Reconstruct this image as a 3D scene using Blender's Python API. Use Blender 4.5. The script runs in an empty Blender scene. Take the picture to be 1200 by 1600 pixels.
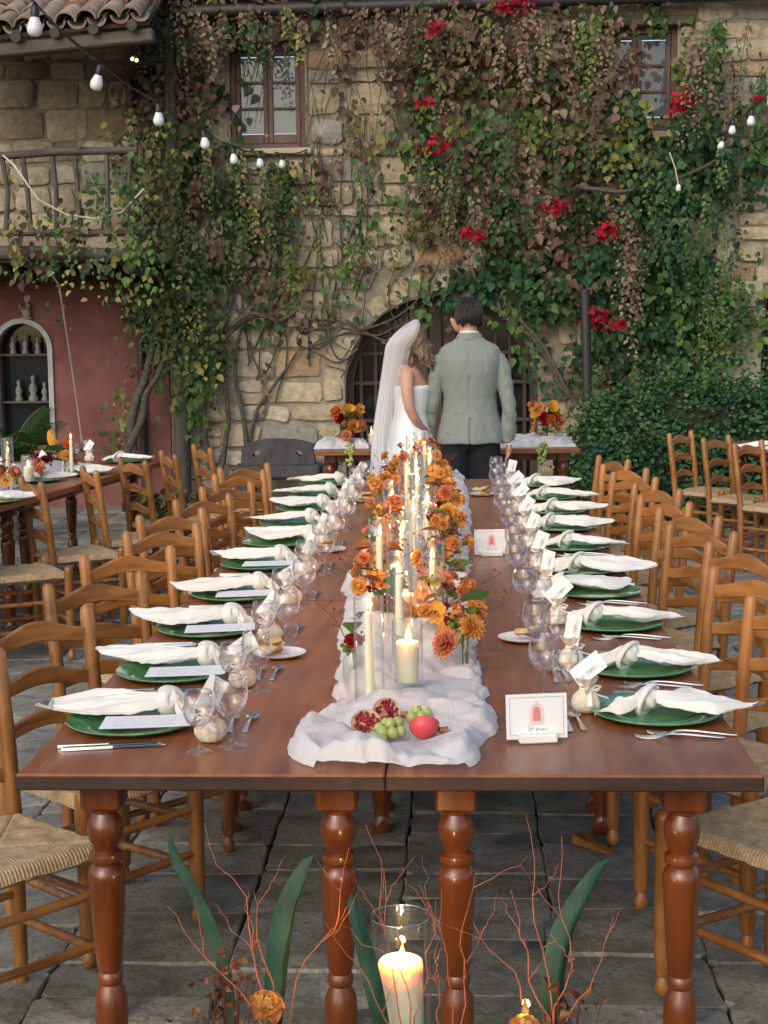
import bpy, bmesh, math, random
import numpy as np
from mathutils import Vector, Matrix, noise
from mathutils.geometry import tessellate_polygon

R = math.radians
scene = bpy.context.scene
# ------------------------------------------------------------------ camera
cam_d = bpy.data.cameras.new('camera')
cam_d.sensor_fit = 'VERTICAL'
cam_d.sensor_height = 36.0
cam_d.lens = 54.0
cam_d.clip_start = 0.05
cam_d.clip_end = 500.0
cam = bpy.data.objects.new('camera', cam_d)
scene.collection.objects.link(cam)
CAM_YAW, CAM_PITCH, CAM_ROLL, CAM_H, FPX = R(2.7844), R(6.9742), R(-0.7), 1.7, 2400.0
CAM_M = Matrix.Rotation(CAM_YAW, 3, 'Z') @ Matrix.Rotation(math.pi / 2 - CAM_PITCH, 3, 'X') @ Matrix.Rotation(CAM_ROLL, 3, 'Z')
cam.matrix_world = Matrix.Translation((0, 0, CAM_H)) @ CAM_M.to_4x4()
scene.camera = cam
# ------------------------------------------------------------------ sky, sun, exposure
world = bpy.data.worlds.new('World')
scene.world = world
world.use_nodes = True
wnt = world.node_tree
bg = wnt.nodes['Background']
sky = wnt.nodes.new('ShaderNodeTexSky')
sky.sky_type = 'NISHITA'
sky.sun_disc = False
sky.sun_elevation = R(32)
sky.sun_rotation = R(205)
sky.air_density = 1.0
sky.dust_density = 3.0
sky.ozone_density = 1.0
bg.inputs['Strength'].default_value = 0.15
wnt.links.new(sky.outputs['Color'], bg.inputs['Color'])
sun_d = bpy.data.lights.new('sun', 'SUN')
sun_d.energy = 0.55
sun_d.angle = R(80)
sun_d.color = (1.0, 0.93, 0.84)
sun = bpy.data.objects.new('sun', sun_d)
scene.collection.objects.link(sun)
# light comes from behind and left of the camera, soft
_sd = Vector((-math.sin(R(25)) * math.cos(R(42)), -math.cos(R(25)) * math.cos(R(42)), math.sin(R(42))))
sun.rotation_euler = _sd.to_track_quat('Z', 'Y').to_euler()
sun.location = (-4, -6, 9)
scene.view_settings.view_transform = 'Standard'
scene.view_settings.look = 'None'
scene.view_settings.gamma = 1.0
scene.view_settings.use_curve_mapping = False
scene.view_settings.exposure = 0.42
scene.render.engine = 'CYCLES'
scene.cycles.use_denoising = True
scene.cycles.max_bounces = 10
scene.cycles.transparent_max_bounces = 24
scene.cycles.sample_clamp_indirect = 4.0
scene.cycles.caustics_reflective = False
scene.cycles.caustics_refractive = False

# ------------------------------------------------------------------ helpers
COL = scene.collection


def up(px, py, Y):
    """the place point at distance Y that the photograph shows at a pixel (1200 x 1600)"""
    d = CAM_M @ Vector(((px - 600) / FPX, -(py - 800) / FPX, -1))
    t = Y / d.y
    return Vector((d.x * t, Y, CAM_H + d.z * t))


def uz(px, py, z):
    d = CAM_M @ Vector(((px - 600) / FPX, -(py - 800) / FPX, -1))
    t = (z - CAM_H) / d.z
    return Vector((d.x * t, d.y * t, z))


class MB:
    def __init__(s):
        s.v = []; s.f = []; s.c = []; s.col = (1, 1, 1)

    def add(s, vs, fs, M=None):
        n = len(s.v)
        if M is not None:
            vs = [M @ Vector(p) for p in vs]
        s.v.extend([tuple(p) for p in vs])
        s.f.extend([tuple(i + n for i in f) for f in fs])
        s.c.extend([s.col] * len(vs))
        return s

    def merge(s, o, M=None):
        c = o.c
        n = len(s.v)
        s.v.extend([tuple(M @ Vector(p)) for p in o.v] if M is not None else o.v)
        s.f.extend([tuple(i + n for i in f) for f in o.f])
        s.c.extend(c)
        return s

    def box(s, c, d, ch=0.0, M=None):
        x, y, z = d[0] / 2, d[1] / 2, d[2] / 2
        cx, cy, cz = c
        if ch <= 0:
            vs = [(cx + a * x, cy + b * y, cz + e * z) for a in (-1, 1) for b in (-1, 1) for e in (-1, 1)]
            fs = [(0, 1, 3, 2), (4, 6, 7, 5), (0, 4, 5, 1), (2, 3, 7, 6), (0, 2, 6, 4), (1, 5, 7, 3)]
            return s.add(vs, fs, M)
        ch = min(ch, x * .9, y * .9, z * .9)
        vs = []; idx = {}
        for a in (-1, 1):
            for b in (-1, 1):
                for e in (-1, 1):
                    for k in range(3):
                        p = [a * x, b * y, e * z]
                        for j, sg in ((0, a), (1, b), (2, e)):
                            if j != k:
                                p[j] -= sg * ch
                        idx[(a, b, e, k)] = len(vs)
                        vs.append((cx + p[0], cy + p[1], cz + p[2]))
        fs = []
        g = lambda a, b, e, k: idx[(a, b, e, k)]
        for sg in (-1, 1):
            q = [g(sg, -1, -1, 0), g(sg, 1, -1, 0), g(sg, 1, 1, 0), g(sg, -1, 1, 0)]
            fs.append(q if sg > 0 else q[::-1])
            q = [g(-1, sg, -1, 1), g(-1, sg, 1, 1), g(1, sg, 1, 1), g(1, sg, -1, 1)]
            fs.append(q if sg > 0 else q[::-1])
            q = [g(-1, -1, sg, 2), g(1, -1, sg, 2), g(1, 1, sg, 2), g(-1, 1, sg, 2)]
            fs.append(q if sg > 0 else q[::-1])
        for a in (-1, 1):
            for b in (-1, 1):
                q = [g(a, b, -1, 0), g(a, b, -1, 1), g(a, b, 1, 1), g(a, b, 1, 0)]
                fs.append(q if a * b > 0 else q[::-1])
                q = [g(a, -1, b, 2), g(a, -1, b, 0), g(a, 1, b, 0), g(a, 1, b, 2)]
                fs.append(q if a * b > 0 else q[::-1])
                q = [g(-1, a, b, 1), g(-1, a, b, 2), g(1, a, b, 2), g(1, a, b, 1)]
                fs.append(q if a * b > 0 else q[::-1])
        for a in (-1, 1):
            for b in (-1, 1):
                for e in (-1, 1):
                    q = [g(a, b, e, 0), g(a, b, e, 1), g(a, b, e, 2)]
                    fs.append(q if a * b * e > 0 else q[::-1])
        return s.add(vs, fs, M)

    def lathe(s, prof, seg=16, M=None, cap=True, sx=1, sy=1):
        vs = []; fs = []
        for r, z in prof:
            for k in range(seg):
                a = 2 * math.pi * k / seg
                vs.append((r * math.cos(a) * sx, r * math.sin(a) * sy, z))
        n = len(prof)
        for i in range(n - 1):
            for k in range(seg):
                k2 = (k + 1) % seg
                fs.append((i * seg + k, i * seg + k2, (i + 1) * seg + k2, (i + 1) * seg + k))
        if cap:
            if prof[0][0] > 1e-5: fs.append(tuple(range(seg))[::-1])
            if prof[-1][0] > 1e-5: fs.append(tuple((n - 1) * seg + k for k in range(seg)))
        return s.add(vs, fs, M)

    def rings(s, rings, cap=True, M=None):
        seg = len(rings[0]); vs = [p for r in rings for p in r]; fs = []
        n = len(rings)
        for i in range(n - 1):
            for k in range(seg):
                k2 = (k + 1) % seg
                fs.append((i * seg + k, i * seg + k2, (i + 1) * seg + k2, (i + 1) * seg + k))
        if cap:
            fs.append(tuple(range(seg))[::-1]); fs.append(tuple((n - 1) * seg + k for k in range(seg)))
        return s.add(vs, fs, M)

    def tube(s, path, rad, seg=8, cap=True, M=None, flat=1.0):
        path = [Vector(p) for p in path]
        if not hasattr(rad, '__len__'): rad = [rad] * len(path)
        t0 = (path[1] - path[0]).normalized()
        up0 = Vector((0, 0, 1)) if abs(t0.z) < .9 else Vector((1, 0, 0))
        nrm = (up0 - t0 * up0.dot(t0)).normalized()
        rs = []
        for i, p in enumerate(path):
            t = (path[min(i + 1, len(path) - 1)] - path[max(i - 1, 0)]).normalized()
            nrm = nrm - t * nrm.dot(t)
            if nrm.length < 1e-4: nrm = t.orthogonal()
            nrm.normalize()
            b = t.cross(nrm)
            rs.append([tuple(p + nrm * (rad[i] * flat * math.cos(2 * math.pi * k / seg)) + b * (rad[i] * math.sin(2 * math.pi * k / seg))) for k in range(seg)])
        return s.rings(rs, cap, M)

    def ball(s, c, r, seg=12, rn=8, M=None, sc=(1, 1, 1), fn=None):
        vs = []; fs = []
        for i in range(rn + 1):
            th = math.pi * i / rn
            for k in range(seg):
                a = 2 * math.pi * k / seg
                d = Vector((math.sin(th) * math.cos(a), math.sin(th) * math.sin(a), -math.cos(th)))
                rr = r * (fn(d) if fn else 1)
                vs.append((c[0] + d.x * rr * sc[0], c[1] + d.y * rr * sc[1], c[2] + d.z * rr * sc[2]))
        for i in range(rn):
            for k in range(seg):
                k2 = (k + 1) % seg
                fs.append((i * seg + k, i * seg + k2, (i + 1) * seg + k2, (i + 1) * seg + k))
        return s.add(vs, fs, M)

    def sheet(s, nu, nv, fn, closed_u=False, M=None):
        vs = [fn(i / nu, j / nv) for i in range(nu + (0 if closed_u else 1)) for j in range(nv + 1)]
        fs = []; N = nu + (0 if closed_u else 1)
        for i in range(nu):
            i2 = (i + 1) % N
            for j in range(nv):
                fs.append((i * (nv + 1) + j, i2 * (nv + 1) + j, i2 * (nv + 1) + j + 1, i * (nv + 1) + j + 1))
        return s.add(vs, fs, M)

    def mesh(s, name, smooth=35, cols=False, off=None):
        me = bpy.data.meshes.new(name)
        v = s.v if off is None else [(p[0] - off[0], p[1] - off[1], p[2] - off[2]) for p in s.v]
        me.from_pydata(v, [], s.f)
        if cols:
            ca = me.color_attributes.new('col', 'FLOAT_COLOR', 'POINT')
            a = np.ones((len(s.v), 4), np.float32); a[:, :3] = np.array(s.c, np.float32)
            ca.data.foreach_set('color', a.ravel())
        if smooth:
            me.polygons.foreach_set('use_smooth', [True] * len(me.polygons))
            if smooth < 180: me.set_sharp_from_angle(angle=R(smooth))
        me.update()
        return me


def wloc(o):
    p = Vector((0, 0, 0))
    while o is not None:
        p += o.location; o = o.parent
    return p


def obj(name, mb, m, parent=None, smooth=35, cols=False, local=False):
    """one mesh object; the vertices are in the place's own coordinates unless local"""
    off = None if (local or parent is None) else wloc(parent)
    me = mb if isinstance(mb, bpy.types.Mesh) else mb.mesh(name, smooth, cols, off)
    if m is not None and not me.materials: me.materials.append(m)
    o = bpy.data.objects.new(name, me); COL.objects.link(o); o.parent = parent
    return o


def tag(o, label=None, cat=None, group=None, kind=None):
    if label: o['label'] = label
    if cat: o['category'] = cat
    if group: o['group'] = group
    if kind: o['kind'] = kind
    return o


def empty(name, loc=(0, 0, 0), rz=0.0, label=None, cat=None, group=None):
    o = bpy.data.objects.new(name, None); COL.objects.link(o)
    o.location = loc; o.rotation_euler = (0, 0, rz); o.empty_display_size = .05
    return tag(o, label, cat, group)


def place(name, me, m, loc, rot=(0, 0, 0), sc=1.0, parent=None):
    if m is not None and not me.materials: me.materials.append(m)
    o = bpy.data.objects.new(name, me); COL.objects.link(o)
    o.location = loc; o.rotation_euler = rot
    o.scale = (sc, sc, sc) if not hasattr(sc, '__len__') else sc
    o.parent = parent
    return o


def copy_tree(o, parent=None):
    c = o.copy(); COL.objects.link(c); c.parent = parent
    for ch in o.children: copy_tree(ch, c)
    return c


ORD = ['first', 'second', 'third', 'fourth', 'fifth', 'sixth', 'seventh', 'eighth', 'ninth', 'tenth', 'eleventh', 'twelfth']


def T(x, y, z, rz=0, rx=0, ry=0, s=1):
    return Matrix.Translation((x, y, z)) @ Matrix.Rotation(rz, 4, 'Z') @ Matrix.Rotation(ry, 4, 'Y') @ Matrix.Rotation(rx, 4, 'X') @ Matrix.Scale(s, 4)


# ------------------------------------------------------------------ materials
class NT:
    def __init__(s, name):
        s.m = bpy.data.materials.new(name); s.m.use_nodes = True
        s.t = s.m.node_tree; s.b = s.t.nodes['Principled BSDF']; s.o = s.t.nodes['Material Output']

    def n(s, typ, **kw):
        nd = s.t.nodes.new('ShaderNode' + typ)
        for k, v in kw.items():
            if k.startswith('i_'):
                key = k[2:].replace('_', ' ')
                nd.inputs[key].default_value = v
            else: setattr(nd, k, v)
        return nd

    def l(s, a, b): s.t.links.new(a, b)

    def coord(s, kind='Object', scale=(1, 1, 1)):
        tc = s.n('TexCoord'); mp = s.n('Mapping'); mp.inputs['Scale'].default_value = scale
        s.l(tc.outputs[kind], mp.inputs['Vector']); return mp.outputs['Vector']

    def noise(s, vec, scale, detail=4, rough=.55, dist=0.0):
        nd = s.n('TexNoise'); nd.inputs['Scale'].default_value = scale; nd.inputs['Detail'].default_value = detail
        nd.inputs['Roughness'].default_value = rough; nd.inputs['Distortion'].default_value = dist
        if vec is not None: s.l(vec, nd.inputs['Vector'])
        return nd.outputs['Fac']

    def ramp(s, fac, stops):
        r = s.n('ValToRGB'); el = r.color_ramp.elements
        while len(el) < len(stops): el.new(.5)
        for e, (p, c) in zip(el, stops):
            e.position = p; e.color = (*c, 1) if len(c) == 3 else c
        s.l(fac, r.inputs['Fac']); return r.outputs['Color']

    def mix(s, fac, a, b, mode='MIX'):
        nd = s.n('Mix', data_type='RGBA', blend_type=mode)
        for k, val in ((0, fac), (6, a), (7, b)):
            if isinstance(val, (int, float)): nd.inputs[k].default_value = val
            elif isinstance(val, tuple): nd.inputs[k].default_value = (*val, 1)
            else: s.l(val, nd.inputs[k])
        return nd.outputs[2]

    def math(s, op, a, b=None):
        nd = s.n('Math', operation=op)
        for k, val in ((0, a), (1, b)):
            if val is None: continue
            if isinstance(val, (int, float)): nd.inputs[k].default_value = val
            else: s.l(val, nd.inputs[k])
        return nd.outputs[0]

    def bump(s, h, strength=.3, dist=.01):
        nd = s.n('Bump'); nd.inputs['Strength'].default_value = strength; nd.inputs['Distance'].default_value = dist
        s.l(h, nd.inputs['Height']); s.l(nd.outputs['Normal'], s.b.inputs['Normal']); return nd.outputs['Normal']

    def base(s, c):
        if isinstance(c, tuple): s.b.inputs['Base Color'].default_value = (*c, 1)
        else: s.l(c, s.b.inputs['Base Color'])

    def rough(s, r):
        if isinstance(r, (int, float)): s.b.inputs['Roughness'].default_value = r
        else: s.l(r, s.b.inputs['Roughness'])


def simple(name, col, rough=.6, var=.15, scale=20, bump=.1, bd=.004, metal=0.0, spec=.5):
    n = NT(name); v = n.coord('Object')
    f = n.noise(v, scale)
    lo = tuple(c * (1 - var) for c in col); hi = tuple(min(1, c * (1 + var)) for c in col)
    n.base(n.ramp(f, [(.3, lo), (.7, hi)])); n.rough(rough)
    n.b.inputs['Metallic'].default_value = metal
    n.b.inputs['Specular IOR Level'].default_value = spec
    if bump: n.bump(n.noise(v, scale * 2.5), bump, bd)
    return n.m


def wood(name, dark, light, rough=.4, gs=(3, 40, 40), bump=.08, coat=0.0, scratch=None, axis_random=True):
    n = NT(name); v = n.coord('Object', gs)
    oi = n.n('ObjectInfo')
    add = n.n('VectorMath', operation='ADD'); n.l(v, add.inputs[0])
    sc = n.n('VectorMath', operation='SCALE'); sc.inputs[0].default_value = (37, 23, 51); n.l(oi.outputs['Random'], sc.inputs['Scale'])
    n.l(sc.outputs[0], add.inputs[1]); v2 = add.outputs[0]
    f = n.noise(v2, 1.0, 6, .6, .6)
    c = n.ramp(f, [(.28, dark), (.5, tuple((a + b) / 2 for a, b in zip(dark, light))), (.72, light)])
    f2 = n.noise(n.coord('Object'), 5, 3)
    c = n.mix(n.ramp(f2, [(.35, (0, 0, 0)), (.7, (.35, .35, .35))]), c, dark)
    c = n.mix(1.0, c, oi.outputs['Color'], 'MULTIPLY')
    hv = n.n('HueSaturation'); n.l(c, hv.inputs['Color'])
    n.l(n.math('ADD', n.math('MULTIPLY', oi.outputs['Random'], .24), .88), hv.inputs['Value'])
    c = hv.outputs[0]
    if scratch:
        s1 = n.noise(n.coord('Object', (90, 2.5, 10)), 1.0, 2, .5, 2.2)
        s2 = n.noise(n.coord('Object'), 3.0, 2)
        m = n.math('MULTIPLY', n.ramp(s1, [(.62, (0, 0, 0)), (.70, (1, 1, 1))]), n.ramp(s2, [(.45, (0, 0, 0)), (.62, (.7, .7, .7))]))
        c = n.mix(m, c, scratch)
        st = n.noise(n.coord('Object', (5, 2.0, 5)), 1.6, 5, .65)
        c = n.mix(n.ramp(st, [(.48, (0, 0, 0)), (.8, (.5, .5, .5))]), c, scratch)
    n.base(c)
    rf = n.noise(n.coord('Object'), 14, 4)
    n.rough(n.math('ADD', n.math('MULTIPLY', rf, .16), rough - .08))
    n.b.inputs['Coat Weight'].default_value = coat; n.b.inputs['Coat Roughness'].default_value = .18
    n.bump(f, bump, .003)
    return n.m


def attr_mat(name, rough=.6, trans=.25, var=.18, scale=30, bump=.15, bd=.004, spec=.35, sss=0.0):
    """colour from the piece's own 'col' attribute, broken up by noise; optional light passing through (leaves, petals)"""
    n = NT(name); a = n.n('Attribute', attribute_name='col'); v = n.coord('Object')
    f = n.noise(v, scale, 5)
    c = n.mix(1.0, a.outputs['Color'], n.ramp(f, [(.25, (1 - var,) * 3), (.75, (1 + var,) * 3)]), 'MULTIPLY')
    n.base(c); n.rough(rough); n.b.inputs['Specular IOR Level'].default_value = spec
    if bump: n.bump(n.noise(v, scale * 2, 5), bump, bd)
    if trans:
        t = n.n('BsdfTranslucent'); n.l(c, t.inputs['Color']); mx = n.n('MixShader'); mx.inputs[0].default_value = trans
        n.l(n.b.outputs[0], mx.inputs[1]); n.l(t.outputs[0], mx.inputs[2]); n.l(mx.outputs[0], n.o.inputs['Surface'])
    return n.m


M = {}
M['table'] = wood('varnished_red_wood', (.155, .044, .011), (.32, .108, .033), .36, (26, 1.6, 26), .06, .08, scratch=(.34, .18, .10))
M['leg'] = wood('turned_red_wood', (.080, .018, .004), (.20, .052, .011), .28, (26, 26, 3), .04, .5)
M['chair'] = wood('honey_pine', (.145, .047, .009), (.44, .182, .042), .40, (30, 30, 4), .12, .1, scratch=(.44, .24, .09))
M['chair_slat'] = wood('honey_pine_slat', (.145, .047, .009), (.46, .195, .046), .40, (30, 4, 30), .12, .1, scratch=(.46, .25, .10))
M['oldwood'] = wood('weathered_grey_wood', (.045, .038, .032), (.14, .122, .10), .85, (3, 30, 30), .5)
M['oldwood_v'] = wood('weathered_grey_post', (.045, .038, .033), (.13, .115, .098), .85, (30, 30, 3), .5)
M['brownwood'] = wood('brown_painted_wood', (.035, .017, .013), (.07, .036, .027), .6, (30, 30, 3), .25)
M['windowwood'] = wood('faded_brown_window_wood', (.09, .05, .042), (.15, .09, .075), .6, (30, 30, 3), .25)
M['stone'] = attr_mat('wall_stone', .92, 0, .30, 17, 1.0, .016, .2)
M['leaf'] = attr_mat('leaf', .5, .28, .22, 14, .2, .004, .3)
M['petal'] = attr_mat('petal', .55, .42, .12, 60, .1, .002, .25)
M['iron'] = simple('dark_iron', (.025, .024, .024), .55, .3, 40, .15)
M['stem'] = simple('vine_bark', (.08, .07, .058), .9, .4, 30, .7, .01)
M['black'] = simple('black_plastic', (.012, .012, .013), .4, .1)
M['white_paint'] = simple('white_paint', (.78, .78, .76), .5, .05, 15, .08)
M['paper'] = simple('white_card', (.74, .75, .76), .75, .02, 80, .03, .001)

# ================================================================== THE SETTING
rnd = random.Random(11)


def jit(a): return rnd.uniform(-a, a)


# ------------------------------------------------------------------ ground and paving
n = NT('earth_joint'); v = n.coord('Object')
n.base(n.ramp(n.noise(v, 6, 6, .7), [(.3, (.022, .021, .018)), (.6, (.05, .045, .035)), (.8, (.045, .06, .025))])); n.rough(.95)
n.bump(n.noise(v, 40, 5), .6, .01); M['earth'] = n.m
n = NT('paving_stone'); a = n.n('Attribute', attribute_name='col'); v = n.coord('Object')
f1 = n.noise(v, 5, 6, .7, .4); f2 = n.noise(v, 60, 5, .7); f3 = n.noise(v, 2.2, 3)
c = n.mix(1.0, a.outputs['Color'], n.ramp(f1, [(.25, (.38, .38, .37)), (.5, (.92, .92, .90)), (.75, (1.6, 1.56, 1.46))]), 'MULTIPLY')
c = n.mix(n.ramp(f2, [(.50, (0, 0, 0)), (.70, (.65, .65, .65))]), c, (.045, .045, .04))
c = n.mix(n.ramp(n.noise(v, 16, 6, .75, .8), [(.50, (0, 0, 0)), (.66, (.6, .6, .6))]), c, (.06, .062, .055))
c = n.mix(n.ramp(f3, [(.52, (0, 0, 0)), (.75, (.4, .4, .4))]), c, (.08, .085, .05))
n.base(c); n.rough(n.math('ADD', n.math('MULTIPLY', f1, .4), .5))
n.bump(n.math('ADD', n.math('MULTIPLY', f2, .35), f1), .9, .012); M['paving'] = n.m

gb = MB(); gb.sheet(20, 20, lambda u, w: (-300 + 600 * u, -200 + 600 * w, -.018))
ground = obj('ground', gb, M['earth']); tag(ground, 'dark earth showing between the courtyard paving stones', kind='structure')


def slab_mb(x0, x1, y0, y1, mb=None):
    mb = mb or MB()
    g = rnd.choice((.22, .26, .29, .32, .24)); w = rnd.uniform(-.012, .02)
    mb.col = (g + w * .6 + .008, g + w * .3 + .004, g - w * .5 - .030)
    z = rnd.uniform(-.004, .004); tx, ty = jit(.008), jit(.008)
    cx, cy = (x0 + x1) / 2, (y0 + y1) / 2
    g0 = .0025
    pts = []
    c4 = [(x0 + g0, y0 + g0), (x1 - g0, y0 + g0), (x1 - g0, y1 - g0), (x0 + g0, y1 - g0)]
    for k in range(4):
        a, b = c4[k], c4[(k + 1) % 4]
        L = math.hypot(b[0] - a[0], b[1] - a[1]); e = min(.018, .1 * L) / L
        for t in (e, .35, .68, 1 - e):
            pts.append((a[0] + (b[0] - a[0]) * t + jit(.006), a[1] + (b[1] - a[1]) * t + jit(.006)))
    ring = lambda s, d, zz: [(cx + (p[0] - cx) * s, cy + (p[1] - cy) * s, zz + (p[0] - cx) * tx + (p[1] - cy) * ty + (jit(d))) for p in pts]
    r0 = ring(1.0, 0, -.03); r1 = ring(.998, .001, z - .006); r2 = ring(.972, .0015, z)
    N = len(pts); vs = r0 + r1 + r2 + [(cx, cy, z + jit(.002))]
    fs = [(i + b * N, (i + 1) % N + b * N, (i + 1) % N + (b + 1) * N, i + (b + 1) * N) for b in (0, 1) for i in range(N)]
    fs += [(2 * N + i, 2 * N + (i + 1) % N, 3 * N) for i in range(N)]
    mb.add(vs, fs); return mb


slabs = []
x = -4.4
while x < 3.6:
    w = rnd.uniform(.34, .62); y = 3.3 + rnd.uniform(-.2, 0)
    while y < 14.4:
        d = rnd.uniform(.2, .42) * (1.0 if y < 8 else 1.25)
        slabs.append((x, x + w, y, y + d)); y += d
    x += w


def slab_vis(s):
    cx, cy = (s[0] + s[1]) / 2, (s[2] + s[3]) / 2
    sc = (s[1] - s[0]) * (s[3] - s[2]) / cy ** 3
    if abs(cx + .1) > .27 * cy + .4: sc *= .02
    if 5.6 < cy and -.95 < cx < .65: sc *= .15
    return -sc


slabs.sort(key=slab_vis)
rest = MB()
for i, s in enumerate(slabs):
    if i < 290: obj('paving_slab', slab_mb(*s), M['paving'], ground, 40, True)
    else: slab_mb(*s, mb=rest)
tag(obj('paving_slabs_beyond', rest, M['paving'], ground, 40, True), kind='stuff')

# ------------------------------------------------------------------ the house
WY = 14.5
house = empty('stone_farmhouse', (-.4, WY, 0), 0, 'old stone farmhouse overgrown with creepers, red plaster below its balcony', 'house')
n = NT('lime_mortar'); v = n.coord('Object')
n.base(n.ramp(n.noise(v, 7, 6, .7), [(.3, (.22, .19, .14)), (.55, (.33, .29, .22)), (.75, (.42, .38, .30))])); n.rough(.95)
n.bump(n.noise(v, 45, 6, .7), .9, .02); M['mortar'] = n.m
n = NT('red_plaster'); v = n.coord('Object')
f = n.noise(v, 2.2, 7, .68, .5)
c = n.ramp(f, [(.25, (.10, .034, .035)), (.5, (.175, .064, .062)), (.75, (.25, .115, .105))])
c = n.mix(n.ramp(n.noise(v, 9, 5), [(.55, (0, 0, 0)), (.75, (.35, .35, .35))]), c, (.10, .035, .035))
n.base(c); n.rough(.85); n.bump(n.noise(v, 25, 6), .35, .012); M['redplaster'] = n.m
M['pale_plaster'] = simple('pale_plaster', (.40, .36, .27), .9, .2, 4, .3, .01)
M['pink_plaster'] = simple('pink_plaster', (.42, .15, .13), .9, .15, 3, .3, .01)


def plate(outer, holes, y0, y1, mb=None):
    """upright wall sheet in the XZ plane with openings, front at y0, back at y1"""
    mb = mb or MB(); loops = [outer] + holes
    flat = [p for lp in loops for p in lp]
    tris = tessellate_polygon([[Vector((p[0], p[1], 0)) for p in lp] for lp in loops])
    nn = len(flat); vs = [(p[0], y0, p[1]) for p in flat] + [(p[0], y1, p[1]) for p in flat]; fs = []
    for t in tris:
        a, b, c = [Vector((flat[i][0], flat[i][1], 0)) for i in t]
        if (b - a).cross(c - a).z < 0: t = (t[0], t[2], t[1])
        fs.append(tuple(t)); fs.append(tuple(i + nn for i in reversed(t)))
    o = 0
    for lp in loops:
        for i in range(len(lp)):
            j = (i + 1) % len(lp); fs.append((o + i, o + j, o + j + nn, o + i + nn))
        o += len(lp)
    return mb.add(vs, fs)


def arch_loop(cx, zb, zs, rx, rz, n=20):
    return [(cx - rx, zb), (cx + rx, zb)] + [(cx + rx * math.cos(math.pi * i / n), zs + rz * math.sin(math.pi * i / n)) for i in range(n + 1)]


def rect(x0, x1, z0, z1): return [(x0, z0), (x1, z0), (x1, z1), (x0, z1)]


WIN = [(-2.09, -1.39, 3.33, 4.27), (1.30, 2.02, 3.42, 4.35)]
DOORW = (2.82, 3.7, .02, 1.95)
ACX, ARX, AZS, ARZ = -.15, .91, 1.08, .88
mw = plate(rect(-2.72, 4.6, -.02, 4.72), [rect(*WIN[0]), rect(*WIN[1]), rect(*DOORW), arch_loop(ACX, .0, AZS, ARX, ARZ)], WY, WY + .45)
stone_wall = obj('stone_wall', mw, M['mortar'], house, 30)
uw = plate(rect(-5.6, -2.725, 2.30, 4.72), [rect(-3.02, -2.76, 2.36, 4.1)], WY + .01, WY + .45)
upper_wall = obj('balcony_wall', uw, M['mortar'], house, 30)


def stone_mb(x0, x1, z0, z1, y=WY, mb=None, pts=None):
    mb = mb or MB()
    k = rnd.random()
    if k < .50: b = (.41, .35, .245)
    elif k < .70: b = (.46, .41, .315)
    elif k < .77: b = (.35, .26, .165)
    elif k < .85: b = (.29, .225, .16)
    else: b = (.29, .28, .245)
    s = rnd.uniform(.86, 1.12); mb.col = tuple(q * s for q in b)
    if pts is None:
        c4 = [(x0, z0), (x1, z0), (x1, z1), (x0, z1)]
        j = .10 * min(x1 - x0, z1 - z0)
        c4 = [(p[0] + jit(j), p[1] + jit(j)) for p in c4]
        pts = []
        for q in range(4):
            a, b2 = c4[q], c4[(q + 1) % 4]
            L = math.hypot(b2[0] - a[0], b2[1] - a[1]); e = min(.3, rnd.uniform(.018, .045) / L)
            for t in (e, .5 + jit(.1), 1 - e):
                pts.append((a[0] + (b2[0] - a[0]) * t + jit(.011), a[1] + (b2[1] - a[1]) * t + jit(.011)))
    cx = sum(p[0] for p in pts) / len(pts); cz = sum(p[1] for p in pts) / len(pts)
    d = rnd.uniform(.012, .038); tx, tz = jit(.05), jit(.07)
    N = len(pts)
    ring = lambda s_, dd, e: [(cx + (p[0] - cx) * s_, y - dd - (0 if dd <= 0 else (p[0] - cx) * tx + (p[1] - cz) * tz + jit(e)), cz + (p[1] - cz) * s_) for p in pts]
    vs = ring(1.0, -.02, 0) + ring(.992, d * .75, .003) + ring(.935, d, .005) + [(cx, y - d - jit(.006), cz)]
    fs = [(i + b_ * N, (i + 1) % N + b_ * N, (i + 1) % N + (b_ + 1) * N, i + (b_ + 1) * N) for b_ in (0, 1) for i in range(N)]
    fs += [(2 * N + i, 2 * N + (i + 1) % N, 3 * N) for i in range(N)]
    return mb.add(vs, fs)


def inside_arch(x, z, grow): return (z < AZS and abs(x - ACX) < ARX + grow) or (z >= AZS and ((x - ACX) / (ARX + grow)) ** 2 + ((z - AZS) / (ARZ + grow)) ** 2 < 1)


def free_spans(x0, x1, z0, z1):
    spans = [(x0, x1)]
    blocks = [w for w in WIN] + [DOORW]
    blocks = [(b[0] - .02, b[1] + .02, b[2] - .03, b[3] + .03) for b in blocks]
    zz = min(max((z0 + z1) / 2, 0), 5)
    if z0 < AZS + ARZ + .24:
        if zz < AZS: h = ARX + .02
        else:
            q = 1 - ((z0 - AZS) / (ARZ + .24)) ** 2; h = (ARX + .24) * math.sqrt(max(q, 0))
        if h > 0: blocks.append((ACX - h, ACX + h, z0 - 1, z1 + 1))
    for b in blocks:
        if z1 > b[2] and z0 < b[3]:
            out = []
            for s in spans:
                if b[1] <= s[0] or b[0] >= s[1]: out.append(s)
                else:
                    if b[0] - s[0] > .06: out.append((s[0], b[0]))
                    if s[1] - b[1] > .06: out.append((b[1], s[1]))
            spans = out
    return spans


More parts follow.
